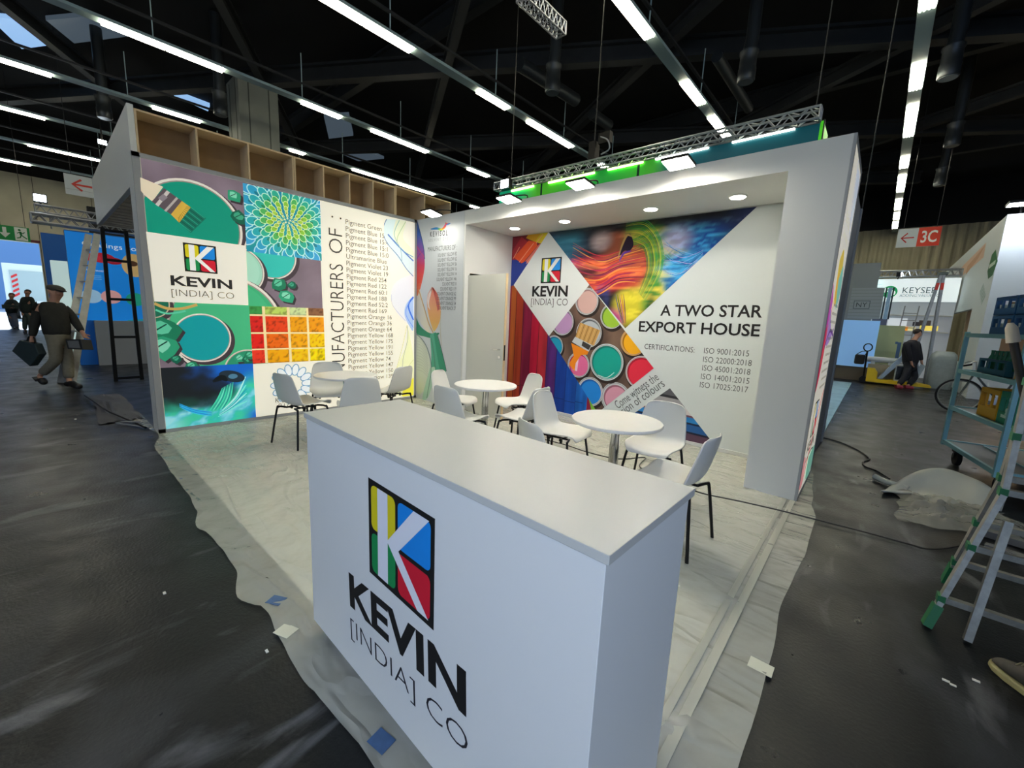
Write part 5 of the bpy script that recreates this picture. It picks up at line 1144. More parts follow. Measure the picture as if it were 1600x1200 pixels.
# ---------------------------------------------------------------- people
def skin(name, nodes, edges, m, parent, sub=2, root=0):
    me = bpy.data.meshes.new(name); o0 = origin(parent)
    me.from_pydata([tuple(Vector(p)-o0) for p, r in nodes], edges, []); me.materials.append(m)
    o = link(name, me, parent); md = o.modifiers.new('skin', 'SKIN'); md.use_smooth_shade = True
    if not me.skin_vertices: me.skin_vertices.new()
    for i, (p, r) in enumerate(nodes):
        d = me.skin_vertices[0].data[i]; d.radius = r if isinstance(r, tuple) else (r, r); d.use_root = (i == root)
    s = o.modifiers.new('smooth', 'SUBSURF'); s.levels = 1; s.render_levels = sub; return o
M['skin'] = mat('skin', 'b98a72', .55); M['hair'] = mat('dark_hair', '2a211c', .7)
def person(label, J, jacket, trousers, shoes, cap=None, hair=None, face=(1, 0, 0), curl=.5):
    J = {k: Vector(v) for k, v in J.items()}
    t = thing('person', label, 'person', (J['pelvis'].x, J['pelvis'].y, 0)); face = Vector(face).normalized()
    N = []; E = []
    def n(p, r): N.append((Vector(p), r)); return len(N)-1
    def e(a, b): E.append((a, b))
    pe = n(J['pelvis'], .125); be = n(J['pelvis'].lerp(J['chest'], .5), .115); ch = n(J['chest'], .13); nb = n(J['neck'], .06)
    he = J['head']; up = (he-J['neck']).normalized()
    jaw = n(he-up*.06+face*.025, (.062, .066)); mid = n(he+up*.01, .088); top = n(he+up*.085-face*.01, .062)
    nose = n(he-up*.015+face*.105, .013); e(mid, nose)
    sd = up.cross(face).normalized()
    for s in (-1, 1): ear = n(he+sd*s*.092-up*.005, .018); e(mid, ear)
    e(pe, be); e(be, ch); e(ch, nb); e(nb, jaw); e(jaw, mid); e(mid, top)
    for s in 'LR':
        sh = n(J['sh'+s], .055); el = n(J['el'+s], .042); wr = n(J['wr'+s], .028); e(ch, sh); e(sh, el); e(el, wr)
        d = (J['wr'+s]-J['el'+s]).normalized(); x = d.cross(face).normalized() if abs(d.dot(face)) < .95 else d.cross(Vector((0, 0, 1))).normalized(); pn = x.cross(d).normalized()
        pa = n(J['wr'+s]+d*.055, (.036, .022)); e(wr, pa)
        for k, (off, ln) in enumerate(((-.030, .068), (-.010, .078), (.010, .072), (.028, .058))):
            b = n(J['wr'+s]+d*.095+x*off, .0105); c = n(J['wr'+s]+d*(.095+ln*.5)+x*off*1.1+pn*.02*curl, .0095); f = n(J['wr'+s]+d*(.095+ln*.8)+x*off*1.1+pn*.05*curl, .008); e(pa, b); e(b, c); e(c, f)
        th = n(J['wr'+s]+d*.05-x*.045+pn*.01, .012); t2 = n(J['wr'+s]+d*.085-x*.06+pn*.025, .010); e(pa, th); e(th, t2)
        hi = n(J['hip'+s], .082); kn = n(J['kn'+s], .058); an = n(J['an'+s], .036); to = n(J['toe'+s].lerp(J['an'+s], .25)+Vector((0, 0, .01)), .022); e(pe, hi); e(hi, kn); e(kn, an); e(an, to)
    skin('body', N, E, M['skin'], t)
    # jacket
    N, E = [], []
    lo = J['pelvis']-(J['chest']-J['pelvis'])*.12
    a = n(lo, .185); b = n(J['pelvis'].lerp(J['chest'], .5), .185); c = n(J['chest'], .18); d = n(J['neck']-(J['neck']-J['chest'])*.12, .078); e(a, b); e(b, c); e(c, d)
    for s in 'LR': x = n(J['sh'+s], .082); y = n(J['el'+s], .066); z = n(J['wr'+s].lerp(J['el'+s], .08), .047); e(c, x); e(x, y); e(y, z)
    skin('jacket', N, E, jacket, t)
    N, E = [], []
    a = n(J['pelvis']+(J['chest']-J['pelvis'])*.3, .15); b = n(J['pelvis']-Vector((0, 0, .03)), .145); e(a, b)
    for s in 'LR': x = n(J['hip'+s]-Vector((0, 0, .05)), .102); y = n(J['kn'+s], .082); z = n(J['an'+s]+(J['kn'+s]-J['an'+s])*.12, .068); e(b, x); e(x, y); e(y, z)
    skin('trousers', N, E, trousers, t)
    for s in 'LR':
        an, to = J['an'+s], J['toe'+s]; hl = an+(an-to).normalized()*.05; hl.z = max(hl.z-.055, .05) if an.z < .14 else an.z-.05
        N, E = [], []; a = n(an, .056); b = n(hl, .052); c = n(an.lerp(to, .55)-Vector((0, 0, .008)), (.058, .052)); d = n(to, (.052, .044)); e(a, b); e(a, c); e(c, d); skin('shoe', N, E, shoes, t)
    def blob(g, c, rf, rs, ru):
        n = len(g.v); g.ball((0, 0, 0), 1, 16); u2 = sd.cross(face).normalized()*-1 if sd.cross(face).dot(up) < 0 else sd.cross(face).normalized()
        g.v[n:] = [tuple(c+face*(v[0]*rf)+sd*(v[1]*rs)+u2*(v[2]*ru)) for v in g.v[n:]]
    g = MB()
    if cap: blob(g, he+up*.062-face*.012, .118, .112, .062); blob(g, he+up*.050+face*.10, .062, .075, .016); g.build('flat_cap', cap, t, True)
    if hair: blob(g, he+up*.036-face*.026, .098, .098, .088); g.build('hair', hair, t, True)
    return t
FR = Vector((.66, -.75, 0))   # roughly to the right in the picture is (.75, .66, 0)
RT = Vector((.747, .664, 0))
M['jk1'] = mat('jacket_olive_black', '2b2a24', .85, noise_amt=.3, nscale=30); M['tr1'] = mat('trousers_khaki', '7d7868', .85, noise_amt=.2, nscale=25); M['sh1'] = mat('shoe_black', '1a1a1c', .5)
person('man in flat cap and dark jacket striding past the blue stand with a bag', dict(
    pelvis=(-4.1503, -4.1088, 0.8197), chest=(-4.2715, -4.1269, 1.2226), neck=(-4.2904, -4.1022, 1.4108), head=(-4.2875, -4.0675, 1.5582),
    shR=(-4.2540, -4.2494, 1.3315), elR=(-4.1984, -4.3443, 1.0443), wrR=(-4.1651, -4.3931, 0.8110), shL=(-4.3230, -3.9862, 1.3324), elL=(-4.2182, -3.8928, 1.0936), wrL=(-4.0359, -3.8269, 0.9106),
    hipR=(-4.0750, -4.1539, 0.8043), knR=(-4.0031, -4.1650, 0.4656), anR=(-4.1468, -4.3761, 0.1994), toeR=(-4.0215, -4.3182, 0.0849), hipL=(-4.2106, -4.0595, 0.7938), knL=(-4.0662, -4.0369, 0.4420), anL=(-3.9571, -4.0560, 0.1019), toeL=(-3.7307, -3.9392, 0.0374)),
    M['jk1'], M['tr1'], M['sh1'], cap=mat('cap_grey', '4a4842', .9), face=RT+Vector((.15, -.2, -.12)))
bp = [Vector((-4.3293, -4.5815, 0.6074)), Vector((-4.2619, -4.4836, 0.7849)), Vector((-4.0769, -4.3325, 0.7346)), Vector((-4.0001, -4.3000, 0.5758)), Vector((-4.0800, -4.4134, 0.3772))]
t = thing('carry_bag', 'dark teal flat bag carried low by the man in the flat cap', 'bag', bp[4])
MB().prism([p-Vector((.04, -.045, 0)) for p in bp], (.08, -.09, 0)).build('bag_body', mat('bag_teal', '22343a', .8, noise_amt=.2, nscale=20), t, bevel=.01)
MB().tube(smooth_path([bp[1].lerp(bp[2], .25), (-4.2001, -4.4175, 0.8396), (-4.1450, -4.3707, 0.8326), bp[1].lerp(bp[2], .8)], 4), .012, 6).build('handle', M['blackmetal'], t, True)
cp = [Vector((-4.0704, -3.9103, 0.7912)), Vector((-4.0157, -3.8967, 0.6343)), Vector((-3.8219, -3.7266, 0.6352)), Vector((-3.8781, -3.7393, 0.8026))]
t = thing('tool_case', 'small dark open case held out by the man in the flat cap', 'case', cp[1])
MB().prism(cp, (.12, -.13, .02)).build('case_body', mat('case_dark', '1e2226', .5), t, bevel=.008); q = [cp[0].lerp(cp[2], .15), cp[1].lerp(cp[3], .15), cp[2].lerp(cp[0], .15), cp[3].lerp(cp[1], .15)]
MB().prism([p+Vector((.121, -.131, .02)) for p in q], (.004, -.004, 0)).build('inlay', mat('case_grey', '6a6d70', .5), t)
M['navy'] = mat('navy_shirt', '15161f', .85); M['navy2'] = mat('navy_trousers', '171a24', .85)
person('man in dark navy work clothes walking with bowed head by the pallet truck', dict(
    pelvis=(6.7431, 11.7041, 0.6263), chest=(6.6969, 11.7758, 1.1389), neck=(6.7309, 11.8566, 1.3720), head=(6.7751, 11.9308, 1.5346),
    shR=(6.5687, 11.5241, 1.2411), elR=(6.6608, 11.4738, 0.9502), wrR=(6.7431, 11.5011, 0.7450), shL=(6.8081, 12.0628, 1.2670), elL=(6.9076, 12.1246, 0.9661), wrL=(6.9761, 12.0984, 0.7562),
    hipR=(6.7137, 11.5678, 0.6133), knR=(6.6633, 11.4574, 0.3103), anR=(6.5632, 11.3182, 0.0750), toeR=(6.6755, 11.3801, 0.0314), hipL=(6.8047, 11.8614, 0.6056), knL=(6.8966, 11.8407, 0.3279), anL=(6.7701, 11.6038, 0.0592), toeL=(6.9070, 11.6480, 0.0207)),
    M['navy'], M['navy2'], mat('shoe_red', 'a83a4c', .5), hair=M['hair'], face=RT*.9+Vector((.2, -.3, -.45)))
person('person far off in dark top and pale trousers carrying a box near the gate', dict(
    pelvis=(-22.5391, -5.1533, 0.6235), chest=(-22.5943, -5.1171, 1.0105), neck=(-22.6338, -5.0912, 1.2870), head=(-22.6535, -5.0782, 1.4252),
    shR=(-22.7436, -5.2132, 1.1690), elR=(-22.6321, -5.3051, 0.9184), wrR=(-22.1852, -5.1859, 0.9051), shL=(-22.4924, -4.9898, 1.1839), elL=(-22.2157, -4.9348, 0.9431), wrL=(-22.0205, -5.0394, 0.9149),
    hipR=(-22.5771, -5.1932, 0.5933), knR=(-22.3337, -5.1792, 0.2984), anR=(-22.4723, -5.1544, 0.0426), toeR=(-22.1078, -5.1125, 0.0064), hipL=(-22.4724, -5.1001, 0.5995), knL=(-22.2666, -5.0519, 0.3037), anL=(-22.2639, -5.0428, 0.0264), toeL=(-21.9217, -5.0206, -0.0106)),
    mat('top_dark', '1d2a2c', .8), mat('trousers_grey', '5f6a80', .8), M['sh1'], hair=mat('red_hair', '5a2f2a', .8), face=(.8, -.2, -.1))
tag(MB().box(((-22.1196, -5.2458, 0.9847)[0]-.1, (-22.1196, -5.2458, 0.9847)[1]-.12, (-22.1042, -5.2559, 0.8766)[2]), ((-22.1196, -5.2458, 0.9847)[0]+.2, (-22.1196, -5.2458, 0.9847)[1]+.45, (-22.1273, -5.2407, 1.0388)[2])).build('carried_box', mat('box_dark', '2a3a36', .7)), 'dark box in the arms of the person near the gate', 'box')
person('person in dark coat mostly hidden behind the man in the flat cap', dict(
    pelvis=(-19.5028, -4.6454, 0.7560), chest=(-19.5602, -4.6077, 1.1586), neck=(-19.5997, -4.5817, 1.4353), head=(-19.6212, -4.5676, 1.5863),
    shR=(-19.7187, -4.7098, 1.3268), elR=(-19.7329, -4.7889, 1.0214), wrR=(-19.5024, -4.7753, 0.7766), shL=(-19.4519, -4.4726, 1.3426), elL=(-19.3517, -4.4500, 1.0441), wrL=(-19.1994, -4.5059, 0.7945),
    hipR=(-19.5528, -4.7010, 0.7023), knR=(-19.4474, -4.7470, 0.3775), anR=(-19.4821, -4.7769, 0.0721), toeR=(-19.2196, -4.7622, 0.0115), hipL=(-19.4194, -4.5824, 0.7102), knL=(-19.2764, -4.5950, 0.3876), anL=(-19.3106, -4.6244, 0.0823), toeL=(-19.0307, -4.5943, 0.0227)),
    mat('coat_dark', '23302e', .85), mat('coat_legs', '3a4a46', .85), M['sh1'], hair=M['hair'], face=(.8, -.3, -.05))

# ---------------------------------------------------------------- pallet truck and its load
t = thing('pallet_truck', 'yellow hand pallet truck with black tiller in the right aisle', 'pallet truck', (5.85, 12.05, 0))
M['yellow'] = mat('truck_yellow', 'e8c51c', .45)
MB().prism([(5.86, 11.87, .06), (6.10, 11.87, .06), (6.10, 11.87, .34), (6.02, 11.87, .46), (5.86, 11.87, .46)], (0, .42, 0)).build('head_block', M['yellow'], t, bevel=.01)
for y in (11.85, 12.15): MB().prism([(6.08, y, .06), (7.25, y, .06), (7.25, y, .10), (6.9, y, .16), (6.08, y, .16)], (0, .17, 0)).build('fork', M['yellow'], t)
MB().tube([(5.80, 12.08, .16), (5.78, 12.05, .95)], .025, 8).build('tiller', M['blackmetal'], t, True)
MB().tube([(5.78+.0+.11*math.cos(a)*.9, 12.05, 1.06+.11*math.sin(a)) for a in [2*PI*k/14 for k in range(15)]], .018, 6).build('loop_handle', M['blackmetal'], t, True)
for y in (12, 12.16): MB().tube([(5.80, y-.03, .10), (5.80, y+.03, .10)], .10, 16).build('wheel', M['blackmetal'], t, True)
t = thing('shoulder_bag', 'black bag hanging on the tiller of the yellow pallet truck', 'bag', (5.72, 11.95, .6))
MB().box((5.52, 11.89, .55), (5.76, 12.03, .84)).build('bag_body', mat('bag_black', '17181b', .7), t, bevel=.04); MB().tube(smooth_path([(5.54, 11.95, .82), (5.66, 11.98, .93), (5.775, 12.04, .93), (5.74, 11.97, .82)], 4), .012, 6).build('strap', M['blackmetal'], t, True)
M['bl'] = mat('board_bluegrey', '9db6d6', .5)
def slab(name, lab, cat, px, th, m): tag(MB().prism(px, (.0, th, 0)).build(name, m), lab, cat)
slab('tilted_board', 'pale blue narrow panel leaning like a roof half on the pallet truck', 'board', [(6.12, 11.95, .17), (6.22, 11.95, .17), (6.74, 11.95, .98), (6.60, 11.95, .98)], .36, M['bl'])
slab('tilted_board', 'shorter grey panel leaning right against the pale blue one', 'board', [(6.70, 11.95, .93), (6.82, 11.95, .93), (6.98, 11.95, .50), (6.90, 11.95, .44)], .5, mat('panel_grey2', '8a96a4', .5))
tag(MB().box((6.42, 12.46, .56), (6.50, 12.54, 1.25)).box((6.42, 12.23, 1.2), (6.36, 12.35, 1.27)).build('upright_profile', mat('profile_blue', '4a6a94', .4)), 'blue upright profile standing among the boards on the pallet truck', 'profile')
t = thing('framed_monitor', 'dark screen with pale frame standing on the pallet truck forks', 'monitor', (6.62, 11.95, .17))
MB().box((6.46, 11.91, .165), (6.86, 11.95, .62)).build('frame', mat('monitor_frame', 'a8b0b8', .5), t); MB().box((6.49, 11.9, .20), (6.83, 11.91, .58)).build('screen', mat('dark_screen', '10161c', .2), t)
slab('clear_box', 'clear narrow plastic box tilted beside the walking man', 'box', [(6.78, 11.85, .12), (6.92, 11.85, .12), (7.06, 11.85, .66), (6.96, 11.85, .70)], .05, mat('clear_plastic', 'b4c4cc', .2, alpha=.7))
tag(MB().box((5.85, 12.36, 0), (6.7, 12.58, .56)).build('low_crate', mat('crate_beige', '8f8878', .7)), 'low beige crate behind the pallet truck', 'crate')
tag(MB().tube([(5.75, 12.46, .70), (6.5, 12.48, .70)], .085, 14).box((5.9, 12.39, .56), (6.0, 12.55, .64)).box((6.3, 12.39, .56), (6.4, 12.55, .64)).build('foil_roll', mat('foil_roll', 'b4bec8', .35), None, True), 'pale foil roll lying on the low crate', 'roll')

# ---------------------------------------------------------------- tall ladder, wrapped bundle, bicycle
M['alug'] = mat('ladder_aluminium', '9a9da0', .4, metal=.6, noise_amt=.25, nscale=12)
t = thing('step_ladder', 'tall aluminium A-shaped ladder with red bands in the right aisle', 'ladder', (7.0, 13.0, 0))
for s, x0, xm in ((0, 6.76, 7.06), (1, 7.2, 7.12)):
    ladder_side(t, (x0, 12.85, 0), (xm, 12.95, 3.25), (x0, 13.35, 0), (xm, 13.25, 3.25), 11, M['alug'], .08, .06)
for s, x0, xm in ((0, 6.76, 7.06), (1, 7.2, 7.12)):
    a, b = Vector((x0, 12.85, 0)), Vector((xm, 12.95, 3.25)); MB().bar(a.lerp(b, .86), a.lerp(b, .92), .066, .086, (0, 1, 0)).build('red_band', M['red'], t)
MB().box((7.0, 12.9, 3.2), (7.2, 13.3, 3.3)).build('hinge_cap', mat('hinge_grey', '5a6664', .5), t, bevel=.03)
t = thing('platform_ladder', 'thin small ladder seen in front of the far white shelves', 'ladder', (6.5, 15.2, 0))
ladder_side(t, (6.38, 15.2, 0), (6.5, 15.3, 2.45), (6.75, 15.2, 0), (6.85, 15.3, 2.45), 9, M['alug'], .03, .03, .025)
V = []; F = []; n = 40; hs = 14
for j in range(hs+1):
    z = 1.06*j/hs; k = 1-.35*max(0, (j/hs-.85)/.15)**2-.06*max(0, .15-j/hs)/.15
    for i in range(n):
        a = 2*PI*i/n; c, s2 = math.cos(a), math.sin(a); q = (abs(c)**4+abs(s2)**4)**-.25
        r = .27*q*k*(1+.05*noise.noise(Vector((c*2, s2*2, z*3)))); V.append((7.45+r*c, 12.75+r*s2*.9, z))
F = [(j*n+i, j*n+(i+1) % n, (j+1)*n+(i+1) % n, (j+1)*n+i) for j in range(hs) for i in range(n)]+[tuple(hs*n+i for i in range(n)), tuple(range(n-1, -1, -1))]
tag(MB().add(V, F).build('wrapped_bundle', mat('bubble_wrap', 'a9b6bb', .35, noise_amt=.18, nscale=9, bump=.6), None, True), 'bundle wrapped in cloudy bubble wrap standing right of the tall ladder', 'bundle')
t = thing('bicycle', 'bicycle with silver handlebar standing behind the blue trolley', 'bicycle', (7.4, 7.9, 0))
M['rim'] = mat('rim_silver', 'b8bcbe', .3, metal=.8); M['tyre'] = mat('tyre_black', '17181a', .8)
for x in (7.34, 8.36):
    cc = Vector((x, 7.8, .335))
    o = MB().tube([cc+Vector((.325*math.cos(2*PI*k/32), 0, .325*math.sin(2*PI*k/32))) for k in range(33)], .018, 8, False).build('tyre', M['tyre'], t, True)
    g = MB().tube([cc+Vector((.30*math.cos(2*PI*k/32), 0, .30*math.sin(2*PI*k/32))) for k in range(33)], .012, 6, False); g.build('rim', M['rim'], o, True)
    g = MB()
    for k in range(16): g.tube([cc+Vector((0, .02*(-1)**k, 0)), cc+Vector((.30*math.cos(2*PI*k/16), 0, .30*math.sin(2*PI*k/16)))], .002, 4)
    g.build('spokes', M['rim'], o)
g = MB()
for a, b in (((7.34, 7.8, .335), (7.50, 7.8, .86)), ((7.52, 7.8, .80), (8.02, 7.8, .74)), ((7.53, 7.8, .74), (7.86, 7.8, .30)), ((7.86, 7.8, .30), (8.06, 7.8, .88)), ((7.86, 7.8, .30), (8.36, 7.8, .335)), ((8.02, 7.8, .74), (8.36, 7.8, .335))): g.tube([a, b], .017, 8)
g.build('frame', mat('bike_frame', '5a6468', .4, metal=.4), t, True)
MB().tube(smooth_path([(7.36, 7.50, .98), (7.40, 7.62, 1.02), (7.47, 7.80, 1.03), (7.40, 7.98, 1.02), (7.36, 8.10, .98)], 4), .013, 8).tube([(7.50, 7.8, .86), (7.47, 7.8, 1.03)], .014, 8).build('handlebar', M['rim'], t, True)
MB().tube([(7.27, 7.45, .95), (7.38, 7.51, .985)], .019, 8).build('grip', M['blackmetal'], t, True)
MB().prism([(7.93, 7.75, .90), (8.03, 7.72, .92), (8.20, 7.72, .93), (8.20, 7.88, .93), (8.03, 7.88, .92), (7.93, 7.85, .90)], (0, 0, .05)).build('saddle', M['blackmetal'], t, bevel=.015)
MB().tube([(7.86, 7.765, .30), (7.86, 7.775, .30)], .09, 20).build('chainring', M['rim'], t)
MB().box((7.78, 7.66, .15), (7.88, 7.72, .17)).bar((7.86, 7.74, .30), (7.83, 7.70, .17), .015, .012).build('pedal', M['blackmetal'], t)

# ---------------------------------------------------------------- blue trolley with crates
F0 = Vector((6.74, 2.89, 0)); AL = Vector((.187, -.982, 0)); RR = Vector((.982, .187, 0)); UZ = Vector((0, 0, 1))
Tm = Matrix(((AL.x, RR.x, 0, F0.x), (AL.y, RR.y, 0, F0.y), (0, 0, 1, 0), (0, 0, 0, 1)))   # trolley axes: along, right, up
M['trol'] = mat('trolley_blue', '7fb4c0', .45, metal=.2)
t = thing('shelf_trolley', 'light blue steel shelf trolley loaded with drink crates', 'trolley', F0)
LT, WT = 1.30, .75
for x in (0, LT):
    for y in (0, WT): MB().box((x-.018, y-.018, .20), (x+.018, y+.018, 1.56 if (x, y) != (LT, 0) else 1.56), Tm).build('post', M['trol'], t)
for z in (.25, .67, 1.11, 1.53):
    g = MB()
    for y in (0, WT): g.box((0, y-.015, z-.03), (LT, y+.015, z+.015), Tm)
    for x in (0, LT): g.box((x-.015, 0, z-.03), (x+.015, WT, z+.015), Tm)
    g.build('shelf_rail', M['trol'], t)
    MB().box((.015, .015, z-.008), (LT-.015, WT-.015, z+.004), Tm).build('shelf_board', mat('shelf_grey', '6d7f84', .5), t)
for z in (.69, .25):
    for x in (.35, .75): MB().box((x-.01, WT+.0, z), (x+.01, WT+.02, z+.42), Tm).build('back_bar', M['trol'], t)
for x, y in ((.14, .1), (1.15, .1), (.14, .65), (1.15, .65)):
    p = Tm @ Vector((x, y, .085)); o = MB().tube([p-RR*.022, p+RR*.022], .083, 18).build('wheel', M['tyre'], t, True)
    MB().box((x-.05, y-.04, .15), (x+.05, y+.04, .21), Tm).bar(Tm @ Vector((x, y-.034, .085)), Tm @ Vector((x, y-.034, .17)), .006, .05).bar(Tm @ Vector((x, y+.034, .085)), Tm @ Vector((x, y+.034, .17)), .006, .05).build('castor_fork', M['blackmetal'], t)
def crate(lab, x0, x1, y0, y1, z, h, m, grp, slots=True, cells=None):
    p = Tm @ Vector(((x0+x1)/2, (y0+y1)/2, z)); t = thing('drink_crate', lab, 'crate', p, 0, grp)
    g = MB(); w = .014
    for (a0, b0, a1, b1) in ((x0, y0, x1, y0+w), (x0, y1-w, x1, y1), (x0, y0+w, x0+w, y1-w), (x1-w, y0+w, x1, y1-w)):
        if slots:
            g.box((a0, b0, z), (a1, b1, z+h*.38), Tm); g.box((a0, b0, z+h*.84), (a1, b1, z+h), Tm)
            if a1-a0 > b1-b0:
                for k in (0, .32, .62, .93): xx = a0+(a1-a0)*k; g.box((xx, b0, z+h*.38), (xx+(a1-a0)*.07, b1, z+h*.84), Tm)
            else:
                for k in (0, .9): yy = b0+(b1-b0)*k; g.box((a0, yy, z+h*.38), (a1, yy+(b1-b0)*.1, z+h*.84), Tm)
        else: g.box((a0, b0, z), (a1, b1, z+h), Tm)
    g.box((x0, y0, z), (x1, y1, z+.012), Tm); g.build('crate_body', m, t)
    return t
M['cblue'] = mat('crate_blue', '1c5486', .5); M['cyel'] = mat('crate_yellow', 'd9a516', .5); M['cgreen'] = mat('crate_green', '1f8a6a', .5); M['cteal'] = mat('crate_teal', '1a5a72', .5)
M['cup'] = mat('white_glass', 'cfdde0', .2); M['bottle'] = mat('green_bottle', '2f7a5a', .2)
gi = 0
for row in (0, 1):
    for col in (0, 1):
        x0 = .34+.46*col; z = 1.545+.195*row
        crate(('lower', 'upper')[row]+' blue crate of glasses on the trolley top, '+('far end', 'near end')[col], x0, x0+.43, .06, .40, z, .19, M['cblue'], 'blue glass crates on the trolley top')
        for i in range(5):
            for j in range(2):
                p = Tm @ Vector((x0+.05+.082*i, .11+.12*j, z+.013))
                o = MB().lathe(p, [(.024, 0), (.032, .10), (.030, .10), (.022, .01)], 10).build('drinking_glass', M['cup'], None, True)
                tag(o, 'small clear glass standing in a blue crate on top of the trolley', 'glass', 'glasses in the blue crates')
crate('teal bottle crate on the second trolley shelf', .26, .86, .06, .42, 1.122, .16, M['cteal'], 'crates on the trolley shelves')
for i in range(6):
    for j in range(3):
        p = Tm @ Vector((.33+.09*i, .13+.11*j, 1.137)); o = MB().lathe(p, [(.032, 0), (.033, .13), (.014, .19), (.014, .22), (.016, .22), (.016, .235)], 10).build('bottle', M['bottle'], None, True)
        tag(o, 'green bottle standing in the teal crate on the trolley', 'bottle', 'bottles in the teal crate')
tag(MB().box((.92, .10, 1.116), (1.06, .45, 1.34), Tm).build('carton', mat('white_carton', 'd4dcdc', .6)), 'white carton between two crates on the second trolley shelf', 'carton')
crate('yellow crate on the second trolley shelf at its near end', 1.08, 1.27, .05, .45, 1.128, .24, M['cyel'], 'crates on the trolley shelves', False)
crate('yellow crate with opening on the third trolley shelf', .50, .90, .05, .40, .682, .30, M['cyel'], 'crates on the trolley shelves')
cg = crate('green crate with white emblem on the third trolley shelf', .93, 1.25, .05, .40, .682, .31, M['cgreen'], 'crates on the trolley shelves')
A = Art(); A.disc((.16, .135), .025, 'cfe8de'); A.poly([(.07, .06), (.25, .06), (.25, .09), (.07, .09)], 'cfe8de', lift=0); A.poly([(.13, .095), (.19, .095), (.16, .12)], 'cfe8de'); A.build('emblem', SIGNP, cg, lambda u, v, d: Tm @ Vector((.93+u, .0495-d, .682+v)))
tag(MB().box((.06, .45, .678), (.46, .70, .86), Tm).build('stored_box', mat('brown_box', '6a5a48', .8)), 'brown box at the back of the third trolley shelf', 'box')
tag(MB().box((.1, .3, .26), (1.1, .32, .27), Tm).build('thin_rod', M['trol']), 'thin rod lying on the lowest trolley shelf', 'rod')

# ---------------------------------------------------------------- foam sheet and crumpled film on the dark floor
V = []; F = []; nx, ny = 34, 18
for i in range(nx+1):
    u = i/nx
    for j in range(ny+1):
        v = j/ny
        p = Vector((6.19+.80*u+.10*v-.10*math.sin(PI*u)*(1-v), 0.82+.62*u*.55+.85*v*(.55+.45*math.sin(PI*min(1, u*1.1))), 0))
        h = .015+.17*math.sin(PI*min(1, u*1.0))*sst(.15, .75, v)*(1-.55*sst(.75, 1, v))+.03*noise.noise(Vector((u*3, v*2, 4)))*math.sin(PI*u)+.06*sst(.6, .85, u)*math.sin(PI*v)*math.sin(7*u+2)
        if v < .12 and u < .4: h += .03
        V.append((p.x, p.y, max(h, .012)))
F = [(i*(ny+1)+j, (i+1)*(ny+1)+j, (i+1)*(ny+1)+j+1, i*(ny+1)+j+1) for i in range(nx) for j in range(ny)]
o = MB().add(V, F).build('foam_sheet', mat('foam_white', 'c6cac4', .55), None, True); tag(o, 'white foam sheet bulging up from the dark floor by the trolley', 'foam sheet')
md = o.modifiers.new('thick', 'SOLIDIFY'); md.thickness = .006
tag(MB().tube([(6.1473, 1.3098, 0.0350), (6.2352, 1.2099, 0.0350), (6.3969, 1.1525, 0.0300)], .028, 12).build('foam_roll', bpy.data.materials['foam_white'], None, True), 'rolled up white foam end left of the foam sheet', 'foam roll')
V = []; F = []; nx, ny = 40, 26
for i in range(nx+1):
    for j in range(ny+1):
        u, v = i/nx, j/ny; p = Vector((6.30+.75*u+.10*noise.noise(Vector((v*4, 1, 2))), .22+.95*v+.35*u*(1-v)*.6+.12*noise.noise(Vector((u*5, 3, 1))), 0))
        h = .012+.09*abs(noise.fractal(Vector((u*5, v*5, 3)), 1, 2, 4))*math.sin(PI*u)**.5*math.sin(PI*v)**.5+.05*math.sin(PI*v)*math.sin(PI*u)
        V.append((p.x, p.y, h))
F = [(i*(ny+1)+j, (i+1)*(ny+1)+j, (i+1)*(ny+1)+j+1, i*(ny+1)+j+1) for i in range(nx) for j in range(ny)]
tag(MB().add(V, F).build('crumpled_film', M['film'], None, True), 'crumpled clear film heaped between foam sheet and ladder', 'plastic film')
for k, (c, w_, lab) in enumerate((((6.95, .55, .035), .45, 'grey batten lying under the ladder nearest the film'), ((6.98, .30, .035), .5, 'grey batten lying under the ladder, middle one'), ((7.0, -.02, .03), .5, 'grey batten lying under the ladder nearest the camera'))):
    tag(MB().bar((c[0]-w_/2, c[1]+.1, c[2]), (c[0]+w_, c[1]-.1, c[2]), .06, .05).build('batten', mat('batten_aluminium', '73767a', .5, metal=.4)), lab, 'batten', 'battens under the ladder')

# ---------------------------------------------------------------- ladder in front
t = thing('folding_ladder', 'aluminium folding ladder with green feet at the right edge', 'ladder', (6.5, -1.0, 0))
M['lal'] = mat('ladder_worn', 'a4a49c', .4, metal=.45, noise_amt=.3, nscale=25); M['lgreen'] = mat('ladder_green', '1f6a40', .5)
def stile(pts, wx=.024, wy=.05):
    g = MB()
    for a, b in zip(pts, pts[1:]): g.bar(a, b, wx, wy, (0, 1, .0))
    return g.build('stile', M['lal'], t)
AP = (-1.0, 1.58)
fl = [(6.385, -1.31, .07), (6.545, -1.16, .75), (6.56, AP[0]-.02, AP[1])]; fr = [(7.0, -1.31, .07), (6.86, -1.16, .75), (6.85, AP[0]-.02, AP[1])]
bl = [(6.50, -.70, .07), (6.585, -.85, .75), (6.60, AP[0]+.02, AP[1])]; br = [(6.98, -.70, .07), (6.84, -.85, .75), (6.82, AP[0]+.02, AP[1])]
for s in (fl, fr, bl, br): stile(s)
stile([(6.515, -1.335, .012), (6.575, -1.20, .62)], .03, .035); stile([(6.88, -1.335, .012), (6.83, -1.20, .62)], .03, .035)
for s in (fl, fr, bl, br):
    d = (Vector(s[0])-Vector(s[1])).normalized(); a = Vector(s[0]); MB().bar(a+d*-.06, a+d*.065, .036, .064, (0, 1, 0)).build('rubber_foot', M['lgreen'], t)
